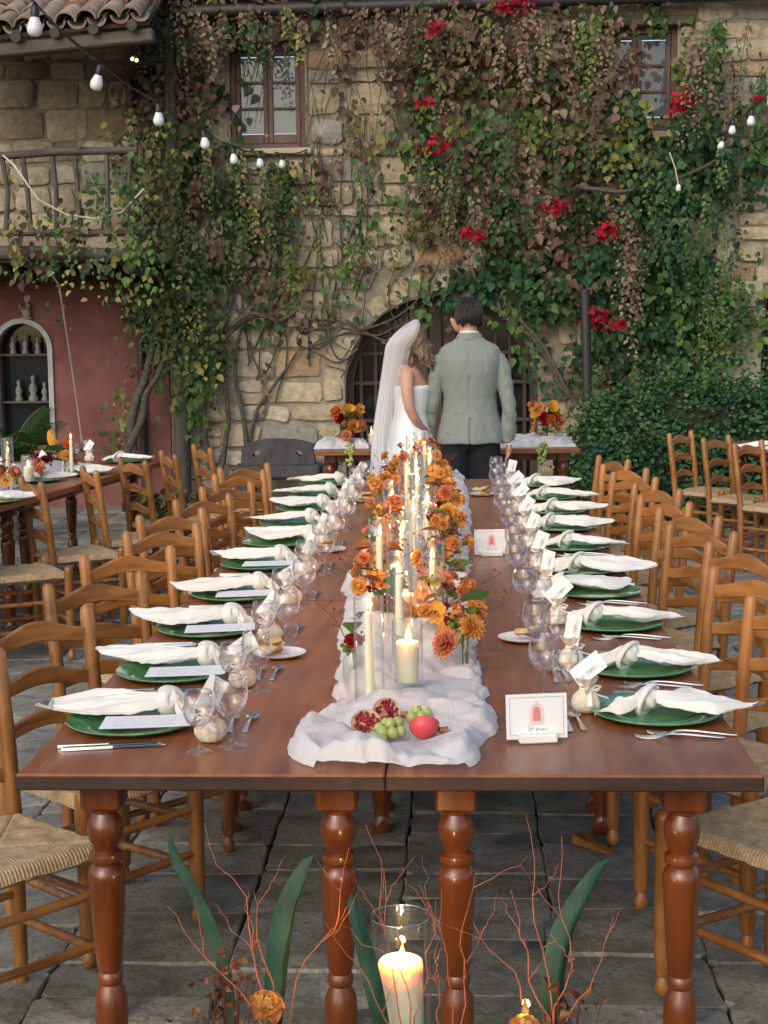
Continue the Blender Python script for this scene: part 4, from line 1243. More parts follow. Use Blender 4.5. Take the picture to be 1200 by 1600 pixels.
def napkin(name_root, seed, side, long_=.31, short=.08, flip=1):
    """knotted napkin: a tail flaring outwards along +x, a knot, a short tail the other way"""
    q = random.Random(seed); ph = [q.uniform(0, 6.28) for _ in range(6)]; sk = q.uniform(-.35, .35)
    def tail(L, w0, w1, h0, sgn):
        m_ = MB(); nu, nv_ = 26, 44
        def tri(t): return 2 * abs(2 * (t - math.floor(t + .5))) - 1
        def f(u, w, top):
            v_ = 2 * w - 1
            Lv = L * (1 - .22 * abs(v_ - sk) ** 1.2)
            x = sgn * (.016 + Lv * u)
            wd = w0 + (w1 - w0) * (min(u, .55) / .55) ** .85
            if u > .55: wd *= 1 - .62 * ((u - .55) / .45) ** 1.3
            pl = .5 * tri(v_ * 1.1 + ph[0] / 6.28 + u * .25) + .35 * tri(v_ * 2.3 + ph[1] / 6.28 - u * .4)
            h = h0 * (1 - u) ** 1.2 + .016 * (1 - u * .5)
            y_ = v_ * wd + sk * .09 * u * u + .010 * math.sin(u * 5 + ph[3])
            z_ = h * (.45 + .55 * math.cos(v_ * 1.4)) + pl * (.004 + .011 * math.sin(math.pi * min(1, u * 1.1))) + .012 * u * math.sin(v_ * 2.6 + ph[4]) + .0075 * (abs(noise.noise(Vector((x * 13 + seed, y_ * 34, 1)))) - .2) + .004 * (abs(noise.noise(Vector((x * 30, y_ * 70, seed)))) - .2)
            if not top: z_ -= .0035 + .014 * (1 - v_ * v_) * (1 - u) ** 2
            return (x, y_, max(z_, .0012 if top else 0.0))
        a = [[f(i / nu, j / nv_, True) for j in range(nv_ + 1)] for i in range(nu + 1)]
        b = [[f(i / nu, j / nv_, False) for j in range(nv_ + 1)] for i in range(nu + 1)]
        rs = [a[i] + b[i][::-1] for i in range(nu + 1)]
        m_.rings(rs); return m_
    root = empty('napkin')
    obj('cloth_tail', tail(long_, .022, .092 + q.uniform(-.028, .034), .034, 1), M['napkin'], root, 32, local=True)
    obj('cloth_tail', tail(short, .020, .058, .030, -1), M['napkin'], root, 32, local=True)
    k = MB()
    def kf(d):
        a = math.atan2(d.y, d.z)
        return 1 + .10 * math.sin(3 * a + 5 * d.x + ph[5]) + .12 * noise.noise(Vector((d.x * 2.2 + seed, d.y * 2.2, d.z * 2.2))) + .05 * tri_(2.2 * d.x + 1.2 * d.y + d.z)
    k.ball((0, 0, .029), .031, 26, 20, sc=(.92, 1.0, .86), fn=kf)
    k.tube([(.012 * math.cos(a * 1) - .006 + .02 * math.sin(a), .031 * math.sin(a), .028 + .028 * math.cos(a)) for a in [2 * math.pi * i / 24 + .6 for i in range(25)]], [.017] * 25, 10, flat=.42)
    obj('knot', k, M['napkin'], root, 70, local=True)
    return root


def pouch(seed):
    q = random.Random(seed); root = empty('favour_pouch')
    b = MB(); prof = [(.004, 0), (.026, .002), (.034, .014), (.035, .028), (.029, .042), (.017, .052), (.011, .057), (.014, .063), (.022, .074), (.029, .086)]
    def f(u, w):
        i = u * (len(prof) - 1); k = min(int(i), len(prof) - 2); t = i - k; r_ = prof[k][0] + (prof[k + 1][0] - prof[k][0]) * t; z_ = prof[k][1] + (prof[k + 1][1] - prof[k][1]) * t
        a = 2 * math.pi * w; r_ *= 1 + (.06 + .16 * max(0, u - .5)) * math.sin(9 * a + q.random() * .2) + .12 * noise.noise(Vector((math.cos(a) * 1.5, math.sin(a) * 1.5, z_ * 25 + seed)))
        return (r_ * math.cos(a), r_ * math.sin(a), z_)
    b.sheet(18, 36, f); obj('bag', b, M['pouch'], root, 80, local=True)
    r_ = MB(); r_.tube([(.0135 * math.cos(a), .0135 * math.sin(a), .057) for a in [2 * math.pi * i / 14 for i in range(15)]], .0035, 6)
    for s_ in (-1, 1):
        r_.tube([(.0, -.013, .057), (s_ * .014, -.020, .066), (s_ * .026, -.022, .062), (s_ * .020, -.020, .054), (0, -.014, .056)], [.003, .005, .0055, .005, .003], 6, flat=.4)
        r_.tube([(0, -.014, .056), (s_ * .012, -.024, .045), (s_ * (.02 + .02 * (s_ > 0)), -.033, .022 + .012 * (s_ > 0))], [.003, .0055, .006], 6, flat=.3)
    obj('ribbon_bow', r_, M['ribbon'], root, 60, local=True)
    return root


def card(w, h, t=.0012): return MB().box((0, 0, h / 2), (w, t, h)).mesh('card', 30)


namecard_me = MB().box((0, 0, 0), (.085, .048, .0009)).mesh('name_card', 30); namecard_me.materials.append(M['namecard'])
menu_me = None
mm = MB(); mm.sheet(10, 2, lambda u, w: (-.105 + .21 * u, -.047 + .094 * w, .003 * math.sin(u * 3.1) + .004 * abs(2 * u - 1) ** 2)); menu_me = mm.mesh('menu', 60); menu_me.materials.append(M['menu'])


def setting(side, k, x, y):
    q = random.Random(100 * (side > 0) + k); sname = 'left' if side < 0 else 'right'; s_ = side
    pl = f"{ORD[k]} place from the front on the {sname} side of the long table"
    short = f"{ORD[k]} place from front, {sname} side"
    z0 = TZ + .0005
    inn = -s_          # direction towards the table's middle in x
    tag(place('green_plate', plate_me, M['plate'], (x, y, z0), (0, 0, q.uniform(0, 6))), f"green glass plate at the {short}", 'plate', 'green glass plates')
    # napkin
    seed = k * 7 + (3 if side > 0 else 0)
    if side < 0: nk = napkin('napkin', seed, side, .29 + q.uniform(-.02, .03), .05); nk.location = (x + .075 + q.uniform(-.01, .015), y + .055, z0 + .014); nk.rotation_euler = (0, R(-4), R(180 + 6 + q.uniform(-14, 12)))
    else: nk = napkin('napkin', seed, side, .25 + q.uniform(-.03, .04), .115); nk.location = (x - .02 + q.uniform(-.04, .01), y - .01 + q.uniform(-.015, .015), z0 + .013); nk.rotation_euler = (0, R(-3), R(-4 + q.uniform(-16, 14)))
    if side > 0 and k == 3: nk.location.x -= .10; nk.rotation_euler[2] = R(28)
    if side < 0 and k == 5: nk.location.x += .05; nk.rotation_euler[2] = R(162)
    tag(nk, f"knotted ivory cloth napkin at the {short}", 'napkin', 'knotted ivory napkins')
    if side < 0 and k in (0, 1, 2, 3, 4):
        m_ = place('menu_card', menu_me, None, (x + .045, y - .065, z0 + .0215), (R(3), R(-1.5), R(2 + q.uniform(-4, 4)))); tag(m_, f"white printed menu card on the green plate, {short}", 'menu card', 'menu cards')
    # glasses
    gx, gy = ((x + .21, y - .225) if side < 0 else (x - .245, y + .165))
    if side < 0:
        spots = [(x + .195, y - .235, g_small), (x + .258, y - .185, g_big)]
    else:
        spots = [(x - .255, y + .17, g_big), (x - .20, y + .10, g_small)]
    for (ax, ay, me), nm in zip(spots, ('small', 'large') if side < 0 else ('large', 'small')):
        o = empty('wine_glass', (ax + q.uniform(-.01, .01), ay + q.uniform(-.012, .012), z0), q.uniform(0, 6), f"{nm} clear stemmed wine glass at the {short}", 'wine glass', 'stemmed wine glasses')
        place('bowl_and_stem', me, M['glass'], (0, 0, 0), (0, 0, 0), 1.08, parent=o)
    # favour pouch and name card
    px_, py_ = (x + .205, y - .14) if side < 0 else (x - .165, y + .03)
    po = pouch(seed); po.location = (px_, py_, z0); po.rotation_euler = (0, 0, R(q.uniform(-25, 25) + (20 if side > 0 else -30))); tag(po, f"small cream favour pouch tied with ribbon, {short}", 'pouch', 'favour pouches')
    rot = (R(80), R(q.uniform(-74, -22)), R(8 + q.uniform(-28, 28))) if side < 0 else (R(75), R(q.uniform(-84, -38)), R(-5 + q.uniform(-28, 28)))
    nc = place('name_card', namecard_me, None, (px_ + .004, py_ - .012, z0 + .108), rot); tag(nc, f"white name card stuck in the favour pouch, {short}", 'name card', 'name cards')
    # cutlery
    if k < 6:
        ky, fy = (y - .215, y + .20) if side < 0 else (y + .19, y - .205)
        for i in range(2):
            if side < 0: o = place('table_knife', knife_me, M['steel'], (x - .13 + i * .014, ky - i * .024 + .015, z0), (0, 0, R(8 + i * 3)))
            else: o = place('table_knife', knife_me, M['steel'], (x + .155 - i * .01, ky + i * .022 - .01, z0), (0, 0, R(180 - 3)))
            tag(o, f"{'outer' if i else 'inner'} steel table knife beside the plate, {short}", 'knife', 'table knives')
        for i in range(2):
            if side < 0: o = place('table_fork', fork_me, M['steel'], (x - .12, fy + i * .02, z0), (0, 0, R(4)))
            else: o = place('table_fork', fork_me, M['steel'], (x + .155 - i * .03, fy + .02 - i * .022, z0), (0, 0, R(180 - 2 + i * 4)))
            tag(o, f"{'outer' if i else 'inner'} steel table fork beside the plate, {short}", 'fork', 'table forks')
        dx = x + .235 if side < 0 else x - .235
        o = place('dessert_fork', fork_s, M['steel'], (dx + (0 if side < 0 else .02), y - (.02 if side < 0 else .10) - .06, z0), (0, 0, R(92))); tag(o, f"small dessert fork above the plate, {short}", 'fork', 'dessert cutlery')
        o = place('dessert_spoon', spoon_me, M['steel'], (dx + (.035 if side < 0 else .052), y - (.02 if side < 0 else .095) - .055, z0), (0, 0, R(88 if side < 0 else 96))); tag(o, f"small dessert spoon above the plate, {short}", 'spoon', 'dessert cutlery')


LY = [3.50, 4.02, 4.60, 5.20, 5.86, 6.46, 7.06, 7.66, 8.26, 8.86]
RY = [3.59, 4.07, 4.67, 5.23, 5.72, 6.30, 6.90, 7.50, 8.10, 8.75]
for k, y in enumerate(LY): setting(-1, k, -.765, y)
for k, y in enumerate(RY): setting(1, k, .468, y)


# --- bread plates
def bread_plate(x, y, label, seed, npc=4):
    t = empty('bread_plate', (x, y, TZ + .0005), 0, label, 'plate', 'white bread plates'); q = random.Random(seed)
    p = MB(); p.lathe([(0, .003), (.045, .003), (.055, .006), (.074, .011), (.0755, .0125), (.074, .0095), (.052, .002), (0, .001)], 30); obj('dish', p, M['porcelain'], t, 60, local=True)
    for i in range(npc):
        b = empty('bread_slice', (x + q.uniform(-.03, .03), y + q.uniform(-.025, .02), TZ + .009 + i * .009), 0, f"{['toasted', 'crusty', 'pale', 'golden'][i % 4]} bread slice on the {label}", 'bread', 'bread slices')
        m_ = MB(); w, d, h = q.uniform(.05, .075), q.uniform(.03, .045), q.uniform(.014, .02); m_.box((0, 0, h / 2), (w, d, h), .006)
        v2 = []
        for vv in m_.v: v2.append(tuple(Vector(vv) + noise.noise_vector(Vector(vv) * 60 + Vector((seed, i, 0))) * .004))
        m_.v = v2; m_.c = [((.55, .38, .19) if vv[2] > h * .5 and abs(vv[0]) < w * .49 else (.30, .14, .05)) for vv in m_.v]
        if i % 4 == 2: m_.c = [(.66, .52, .31)] * len(m_.v)
        obj('crumb', m_, M['crust'], b, 50, True, local=True); b.rotation_euler = (R(q.uniform(-14, 14)), R(q.uniform(-12, 12)), q.uniform(0, 3))


bread_plate(-.508, 4.25, 'white bread plate between first and second left places', 1)
bread_plate(.189, 4.46, 'white bread plate on the near right part of the table', 2, 3)
bread_plate(-.539, 6.27, 'white bread plate halfway along the left side', 3)
bread_plate(-.507, 8.05, 'white bread plate at the far left of the table', 4)
bread_plate(.136, 8.30, 'white bread plate at the far right of the table', 5)

# --- table signs
M['ink'] = simple('grey_ink', (.22, .22, .25), .8, .05, 20, 0)
M['pinkink'] = simple('pink_ink', (.62, .22, .20), .8, .15, 90, 0)
M['palepink'] = simple('pale_pink_ink', (.72, .55, .54), .8, .1, 90, 0)


def table_sign(x, y, rz, label, sc=1.0):
    t = empty('table_sign', (x, y, TZ + .0005), rz, label, 'table sign', 'table signs'); t.scale = (sc,) * 3
    b = MB(); b.box((0, -.012, .0105), (.086, .03, .02), .003); obj('stand', b, M['white_paint'], t, local=True)
    c_ = MB(); c_.box((0, 0, .054), (.138, .0025, .100)); cd = obj('card', c_, M['paper'], t, local=True); cd.rotation_euler = (R(-7), 0, 0); cd.location = (0, -.006, .003)
    Y = -.0016
    ln = MB()
    for z_ in (.0125, .0965): ln.box((0, Y, z_), (.122, .0006, .0008))
    for x_ in (-.0608, .0608): ln.box((x_, Y, .0545), (.0008, .0006, .0832))
    obj('border_line', ln, M['ink'], cd, local=True)
    e = plate(arch_loop(0, .043, .066, .0085, .009, 12), [], Y - .0006, Y, MB()); obj('arch_print', e, M['pinkink'], cd, local=True)
    e = plate(arch_loop(0, .038, .066, .0165, .0165, 12), [arch_loop(0, .042, .066, .0095, .010, 12)], Y - .0004, Y + .0001, MB())
    e.box((0, Y, .0365), (.037, .0008, .003)); e.box((0, Y, .0855), (.008, .0008, .004)); obj('arch_surround_print', e, M['palepink'], cd, local=True)
    w = MB()
    for x0, pts in ((-.021, [(0, .9), (.2, 1.05), (.45, .7), (.4, .2), (.3, -.25)]), (-.021, [(1.15, 1.1), (1.0, .6), (.85, 0), (.8, -.2)]), (-.021, [(.1, .35), (.5, .42), (1.05, .55), (1.35, .5)]),
                    (-.003, [(0, .25), (.25, .3), (.45, .45), (.3, .55), (.12, .35), (.15, .05), (.4, 0), (.6, .12)]), (.003, [(0, .1), (.15, .5), (.3, .45), (.5, .42), (.45, .1), (.55, .02), (.7, .15)]),
                    (.0105, [(.5, .42), (.2, .45), (.08, .2), (.2, .02), (.42, .2), (.52, .45), (.5, .1), (.65, .02), (1.0, .25), (1.3, .5)])):
        w.tube([(x0 + p[0] * .0105, Y, .0215 + p[1] * .011) for p in pts], .00055, 5)
    obj('lettering', w, M['ink'], cd, 60, local=True)
    return t


table_sign(.172, 3.36, R(9), 'white table sign with pink arch emblem at the near right corner')
table_sign(.133, 6.12, R(6), 'smaller white table sign further down the table beside the runner')

# ================================================================== RUNNER
RUN = [(3.09, -.235, -.065), (3.13, -.305, -.005), (3.17, -.345, .022), (3.24, -.372, .045), (3.34, -.378, .057), (3.45, -.362, .066), (3.56, -.325, .072), (3.7, -.305, .074), (3.85, -.315, .066), (4.05, -.325, .05), (4.25, -.335, .05), (4.5, -.365, .04), (4.8, -.36, .05), (5.1, -.375, .056), (5.4, -.41, .04), (5.8, -.40, .045), (6.3, -.37, .05), (7.0, -.38, .05), (8.0, -.38, .05), (9.2, -.40, .04), (9.30, -.36, .0)]


def rb(y):
    for a, b in zip(RUN, RUN[1:]):
        if a[0] <= y <= b[0]:
            t = (y - a[0]) / (b[0] - a[0]); return a[1] + (b[1] - a[1]) * t, a[2] + (b[2] - a[2]) * t
    return RUN[-1][1:]


def fold(x, y):
    calm = 1 - .75 * math.exp(-((x + .145) ** 2 / .011 + (y - 3.35) ** 2 / .012))
    return calm * fold_(x, y)


def fold_(x, y):
    w = noise.noise_vector(Vector((x * 3.1, y * 3.1, 4))) * .10
    p = Vector(((x + w.x) * 6.0, (y + w.y) * 3.8, 1.7))
    r1 = 1 - abs(noise.noise(p)) * 2.1
    r2 = 1 - abs(noise.noise(p * 2.3 + Vector((5, 2, 9)))) * 2.0
    return abs(noise.noise(p)) ** .8 * .085 + abs(noise.noise(p * 2.1 + Vector((5, 2, 9)))) ** .8 * .030 + abs(noise.noise(p * 4.3)) * .012 + .006 * (1 + noise.noise(p * .6))


rn = MB(); NX, NYr = 56, 640


def rfun(u, w):
    y0 = 3.114 + .03 * abs(2 * u - 1) ** 2.5 + .022 * noise.noise(Vector((u * 6, 3.1, 0))); y = y0 + (9.30 - y0) * (w ** 1.35); l_, r_ = rb(y)
    e = .030 * noise.noise(Vector((y * 6.5, 1.1, 0))) + .016 * noise.noise(Vector((y * 17, 2.1, 0))); e2 = .030 * noise.noise(Vector((y * 6.2, 7.7, 0))) + .016 * noise.noise(Vector((y * 16, 9.1, 0)))
    x = l_ + e + (r_ + e2 - l_ - e) * u
    ed = min(u, 1 - u) * (r_ - l_); ed = min(ed, (y - y0) * 1.4 + .004)
    k = min(1, ed / .028)
    z_ = TZ + .003 + fold(x, y) * (.45 + .55 * k) * (k ** .45) + .007 * math.sin(min(1, ed / .012) * math.pi) * (ed < .012)
    return (x, y + .012 * noise.noise(Vector((x * 14, 3.3, 0))) * min(1, max(0, (y - 3.13) / .05)) , z_)


rn.sheet(NX, NYr, rfun)
tag(obj('gauze_runner', rn, M['gauze'], None, 180), 'crumpled white gauze runner down the middle of the long table', 'table runner')

# ================================================================== CANDLES
n = NT('ivory_wax'); n.base((.80, .74, .56)); n.rough(.45); n.b.inputs['Subsurface Weight'].default_value = .7; n.b.inputs['Subsurface Radius'].default_value = (.05, .022, .008); n.b.inputs['Subsurface Scale'].default_value = 1.0; M['wax'] = n.m
n = NT('candle_flame'); tc = n.n('TexCoord'); sp = n.n('SeparateXYZ'); n.l(tc.outputs['Generated'], sp.inputs[0])
c = n.ramp(sp.outputs['Z'], [(.0, (.9, .22, .02)), (.3, (1, .55, .13)), (.65, (1, .42, .07)), (1.0, (1, .16, .01))])
n.l(c, n.b.inputs['Emission Color']); n.b.inputs['Emission Strength'].default_value = 7.0; n.base((0, 0, 0)); M['flame'] = n.m
fl = MB(); fl.lathe([(0, 0), (.0036, .003), (.0064, .009), (.0068, .015), (.0052, .023), (.0028, .032), (.0008, .040), (0, .042)], 12); flame_me = fl.mesh('flame', 180)
wick_me = MB().tube([(0, 0, 0), (.0005, 0, .005), (.002, 0, .009)], .0009, 5).mesh('wick', 60)


def chimney_mesh(r_, h):
    g = MB(); g.lathe([(r_ * .3, .002), (r_, .002), (r_, h), (r_ + .0012, h + .0008), (r_ + .0018, h), (r_ + .0018, 0), (r_ * .3, 0)], 32, cap=False); return g.mesh('glass_chimney', 60)


CH_T, CH_P = chimney_mesh(.034, .285), chimney_mesh(.037, .15)
tp = MB(); tp.lathe([(.0118, 0), (.0115, .05), (.0098, .19), (.0090, .222), (.0070, .229), (.002, .230)], 16); taper_me = tp.mesh('taper', 60)
pp_ = MB(); pp_.lathe([(.0272, 0), (.0278, .004), (.0278, .094), (.0265, .099), (.0225, .0995), (.019, .096), (.010, .0945), (0, .0945)], 28); pillar_me = pp_.mesh('pillar', 60)
hd_ = MB(); hd_.lathe([(.015, 0), (.026, .001), (.026, .004), (.014, .007), (.0135, .022), (.0125, .022), (.012, .006)], 20); base_me = hd_.mesh('candle_foot', 60)
hs = MB(); hs.lathe([(.030, 0), (.030, .003), (.012, .007), (.006, .013), (.0075, .022), (.015, .028), (.0135, .034), (.007, .040), (.010, .045), (.030, .051), (.0375, .058), (.0375, .205), (.0368, .206), (.036, .205), (.036, .060), (.028, .054), (0, .052)], 32, cap=False); hurr_me = hs.mesh('hurricane', 60)


def flame(parent, z_, glow=1.6, sc=1.0):
    place('wick', wick_me, M['black'], (0, 0, z_ - .001), parent=parent)
    f_ = place('flame', flame_me, M['flame'], (.001, 0, z_ + .004), (0, R(rnd.uniform(-5, 5)), 0), (sc, sc, sc * rnd.uniform(.85, 1.25)), parent)
    if glow:
        ld = bpy.data.lights.new('candle_glow', 'POINT'); ld.energy = glow; ld.color = (1, .50, .17); ld.shadow_soft_size = .008
        lo = bpy.data.objects.new('candle_glow', ld); COL.objects.link(lo); lo.parent = parent; lo.location = (0, 0, z_ + .030)


def taper(x, y, label, chim=True, sc=1.0, z0=TZ + .014, glow=1.6, group='taper candles'):
    t = empty('taper_candle', (x, y, z0), 0, label, 'candle', group)
    place('candle_foot', base_me, M['vase'], (0, 0, 0), parent=t)
    place('taper', taper_me, M['wax'], (0, 0, .006), (0, 0, 0), (1, 1, sc), t)
    if chim: place('glass_chimney', CH_T, M['vase'], (0, 0, -.004), parent=t)
    flame(t, .006 + .23 * sc, glow); return t


def pillar(x, y, label, stem=True, sc=1.0, z0=TZ + .012, glow=1.6):
    t = empty('pillar_candle', (x, y, z0), 0, label, 'candle', 'pillar candles')
    if stem: place('glass_hurricane', hurr_me, M['vase'], (0, 0, 0), parent=t); b_ = .0535
    else: place('glass_chimney', CH_P, M['vase'], (0, 0, -.003), parent=t); b_ = .003
    place('pillar', pillar_me, M['wax'], (0, 0, b_), (0, 0, 0), (1, 1, sc), t)
    flame(t, b_ + .0945 * sc, glow); return t


def cx_(px, Y): return up(px, 800, Y).x


taper(-.212, 3.56, 'ivory taper candle in a glass cylinder nearest the front of the runner', sc=1.04)
pillar(-.125, 3.66, 'thick ivory pillar candle in a stemmed glass at the front of the runner')
for px, Y, nm in ((675, 4.5, 'taper candle right of the first pillars'), (592, 5.0, 'taper candle at the left edge of the flowers'), (645, 5.6, 'taper candle in the middle of the flowers'), (612, 6.2, 'taper candle left of the yellow orchids'),
                  (653, 6.8, 'taper candle behind the orange roses'), (650, 7.5, 'taper candle two thirds down the runner'), (664, 8.3, 'taper candle near the far end of the runner'), (656, 9.0, 'last taper candle at the far end of the runner'), (622, 4.25, 'taper candle between first and second pillar candle'), (628, 5.15, 'taper candle beside the third pillar candle'), (668, 6.0, 'taper candle at the right of the middle flowers'), (636, 7.15, 'taper candle left of the fifth pillar candle'), (672, 7.9, 'taper candle at the right near the far end'), (645, 8.75, 'taper candle just before the last one')):
    taper(cx_(px, Y), Y, nm + ', in glass cylinder', sc=.90 + rnd.uniform(0, .06), glow=2.2)
for px, Y, nm in ((632, 4.72, 'second pillar candle, among amber orchids'), (622, 5.3, 'third pillar candle, low among the flowers'), (628, 6.5, 'fourth pillar candle along the runner'), (668, 7.2, 'fifth pillar candle along the runner'), (640, 8.6, 'sixth pillar candle near the couple')):
    pillar(cx_(px, Y), Y, nm + ' in glass', stem=False, sc=.8, glow=2.2)

# ================================================================== FLOWERS
OR1, OR2, YEL, RED, PEA, AMB, BUR, GRN = (.76, .31, .07), (.68, .22, .05), (.84, .58, .20), (.36, .012, .015), (.80, .42, .27), (.62, .33, .08), (.16, .008, .012), (.12, .22, .03)


def lerp3(a, b, t): return tuple(x + (y - x) * t for x, y in zip(a, b))


def petal(mb, L, W, M_, c0, c1, cup=.35, curl=.3, ruf=.0, nu=6, nv_=4, tipw=.8):
    """one petal along +x from the origin, cupped, coloured base to tip"""
    base = len(mb.v); vs = []; fs = []
    for i in range(nu + 1):
        u = i / nu; w = W * (math.sin(math.pi * min(u * tipw + .12, 1)) ** .7) * (1 if u < .98 else .75)
        for j in range(nv_ + 1):
            v_ = 2 * j / nv_ - 1
            z_ = cup * W * v_ * v_ + curl * L * u * u + ruf * W * math.sin(v_ * 5 + u * 6)
            vs.append((L * u, w * v_, z_))
    for i in range(nu):
        for j in range(nv_): fs.append((i * (nv_ + 1) + j, (i + 1) * (nv_ + 1) + j, (i + 1) * (nv_ + 1) + j + 1, i * (nv_ + 1) + j + 1))
    n0 = len(mb.v); mb.v.extend([tuple(M_ @ Vector(p)) for p in vs]); mb.f.extend([tuple(k + n0 for k in f) for f in fs])
    for i in range(nu + 1): mb.c.extend([lerp3(c0, c1, i / nu)] * (nv_ + 1))


def rose(cin, cout, seed=0, edge=None):
    q = random.Random(seed); mb = MB()
    for ring, (cnt, el, L, W, off) in enumerate(((5, 10, .034, .020, .002), (5, 32, .033, .020, .003), (5, 55, .031, .018, .003), (4, 72, .028, .014, .002), (3, 84, .026, .010, .001))):
        for k in range(cnt):
            a = 2 * math.pi * k / cnt + ring * .6 + q.uniform(-.15, .15)
            t = ring / 4; c1 = lerp3(cout, cin, min(1, t * 1.3)); c0 = lerp3(c1, cin, .5)
            if edge: c0, c1 = cin, lerp3(cin, edge, (.85, .7, .45, .2, .1)[ring])
            petal(mb, L, W, T(0, 0, .012, a, 0, -R(el + q.uniform(-5, 5))) @ Matrix.Translation((off, 0, 0)), c0, c1, .45, -.25 if ring < 2 else .15, .05)
    mb.col = GRN; mb.lathe([(.004, -.01), (.008, 0), (.011, .008), (.009, .014)], 8)
    return mb.mesh('rose', 180, True)


def orchid(c0, c1, seed=0):
    q = random.Random(seed); mb = MB()
    for k in range(5):
        a = math.pi / 2 + 2 * math.pi * k / 5; big = k in (1, 4)
        petal(mb, .044 if not big else .05, .016 if not big else .027, T(0, 0, 0, a, q.uniform(-.15, .15), -R(12 + q.uniform(-6, 6))), c0, c1, .15, .08, .08, tipw=.82)
    petal(mb, .018, .010, T(0, 0, .006, -math.pi / 2, 0, -R(50)), RED, (.55, .2, .05), .8, .3); mb.col = YEL; mb.ball((0, 0, .006), .005, 8, 6)
    return mb.mesh('orchid', 180, True)


def dahlia(c0, c1, R_=.04, seed=0, cnt=16, rings=5):
    q = random.Random(seed); mb = MB()
    for r_ in range(rings):
        el = 5 + r_ * 75 / rings; L = R_ * (1 - .11 * r_)
        for k in range(max(6, cnt - r_ * 2)):
            a = 2 * math.pi * k / max(6, cnt - r_ * 2) + r_ * .37 + q.uniform(-.05, .05)
            petal(mb, L, R_ * .17, T(0, 0, .004 + r_ * .002, a, 0, -R(el + q.uniform(-4, 4))), c0, lerp3(c0, c1, .5 + .5 * q.random()), .7, .06, 0, 4, 2, .86)
    return mb.mesh('dahlia', 180, True)


def calla(c0, c1):
    mb = MB()
    def f(u, w):
        a = 2 * math.pi * w * .97; r_ = .006 + .028 * u ** 1.6; lip = u * u * .03 * math.cos(a)
        return (r_ * math.cos(a) + lip * .6, r_ * math.sin(a), .07 * u + lip)
    n0 = len(mb.v); mb.sheet(10, 16, f); mb.c = [lerp3(c0, c1, (i // 17) / 10) for i in range(len(mb.v))]
    mb.col = (.8, .5, .05); mb.tube([(0, 0, .01), (.004, 0, .03), (.006, 0, .055)], [.003, .004, .002], 6)
    return mb.mesh('calla_lily', 180, True)


def berries(c, cnt, R_, r_, seed=0):
    q = random.Random(seed); mb = MB()
    for _ in range(cnt):
        d = Vector((q.gauss(0, 1), q.gauss(0, 1), q.gauss(0, 1))).normalized() * R_ * q.uniform(.5, 1)
        mb.col = lerp3(c, (0, 0, 0), q.uniform(0, .35)); mb.ball(d, r_ * q.uniform(.8, 1.15), 8, 6)
    mb.col = (.10, .05, .03)
    for _ in range(cnt // 2):
        d = Vector((q.gauss(0, 1), q.gauss(0, 1), abs(q.gauss(0, 1)))).normalized() * R_ * q.uniform(.6, 1.0); mb.tube([(0, 0, -R_), tuple(d * .5), tuple(d)], .0009, 4)
    return mb.mesh('berry_spray', 180, True)


BL = {
    'rose_yr': rose(YEL, OR1, 1, (.50, .03, .03)), 'rose_o': rose(OR1, (.66, .10, .015), 2), 'rose_p': rose(PEA, OR2, 3), 'rose_y': rose(YEL, OR1, 4), 'orch': orchid(AMB, (.74, .40, .08), 1), 'orch2': orchid((.62, .22, .03), (.72, .38, .07), 2),
    'dah_o': dahlia((.72, .20, .02), YEL, .034, 1), 'dah_p': dahlia((.70, .16, .06), PEA, .040, 2, 20, 4), 'calla': calla((.55, .40, .05), (.82, .40, .05)), 'bur': dahlia(BUR, (.28, .03, .03), .028, 5), 'berr': berries((.30, .012, .012), 16, .022, .005, 1), 'green': berries((.22, .36, .04), 9, .018, .0075, 2), 'red': rose((.50, .03, .02), (.30, .01, .01), 7),
}
BLN = {'rose_yr': 'rose', 'rose_o': 'rose', 'rose_p': 'rose', 'rose_y': 'rose', 'orch': 'orchid', 'orch2': 'orchid', 'dah_o': 'dahlia', 'dah_p': 'dahlia', 'calla': 'calla_lily', 'bur': 'dahlia', 'berr': 'berry_spray', 'green': 'berry_spray', 'red': 'rose'}
vm_ = MB(); vm_.lathe([(.024, 0), (.027, .002), (.029, .02), (.029, .06), (.022, .08), (.019, .095), (.022, .104), (.0212, .104), (.018, .094), (.021, .079), (.0278, .06), (.0278, .02), (.02, .004), (0, .003)], 22, cap=False); vase_me = vm_.mesh('bud_vase', 60)
M['flowerstem'] = simple('flower_stem', (.07, .14, .03), .6, .3, 60, .1)
M['twig'] = simple('dark_red_twig', (.11, .03, .022), .8, .3, 60, .2)


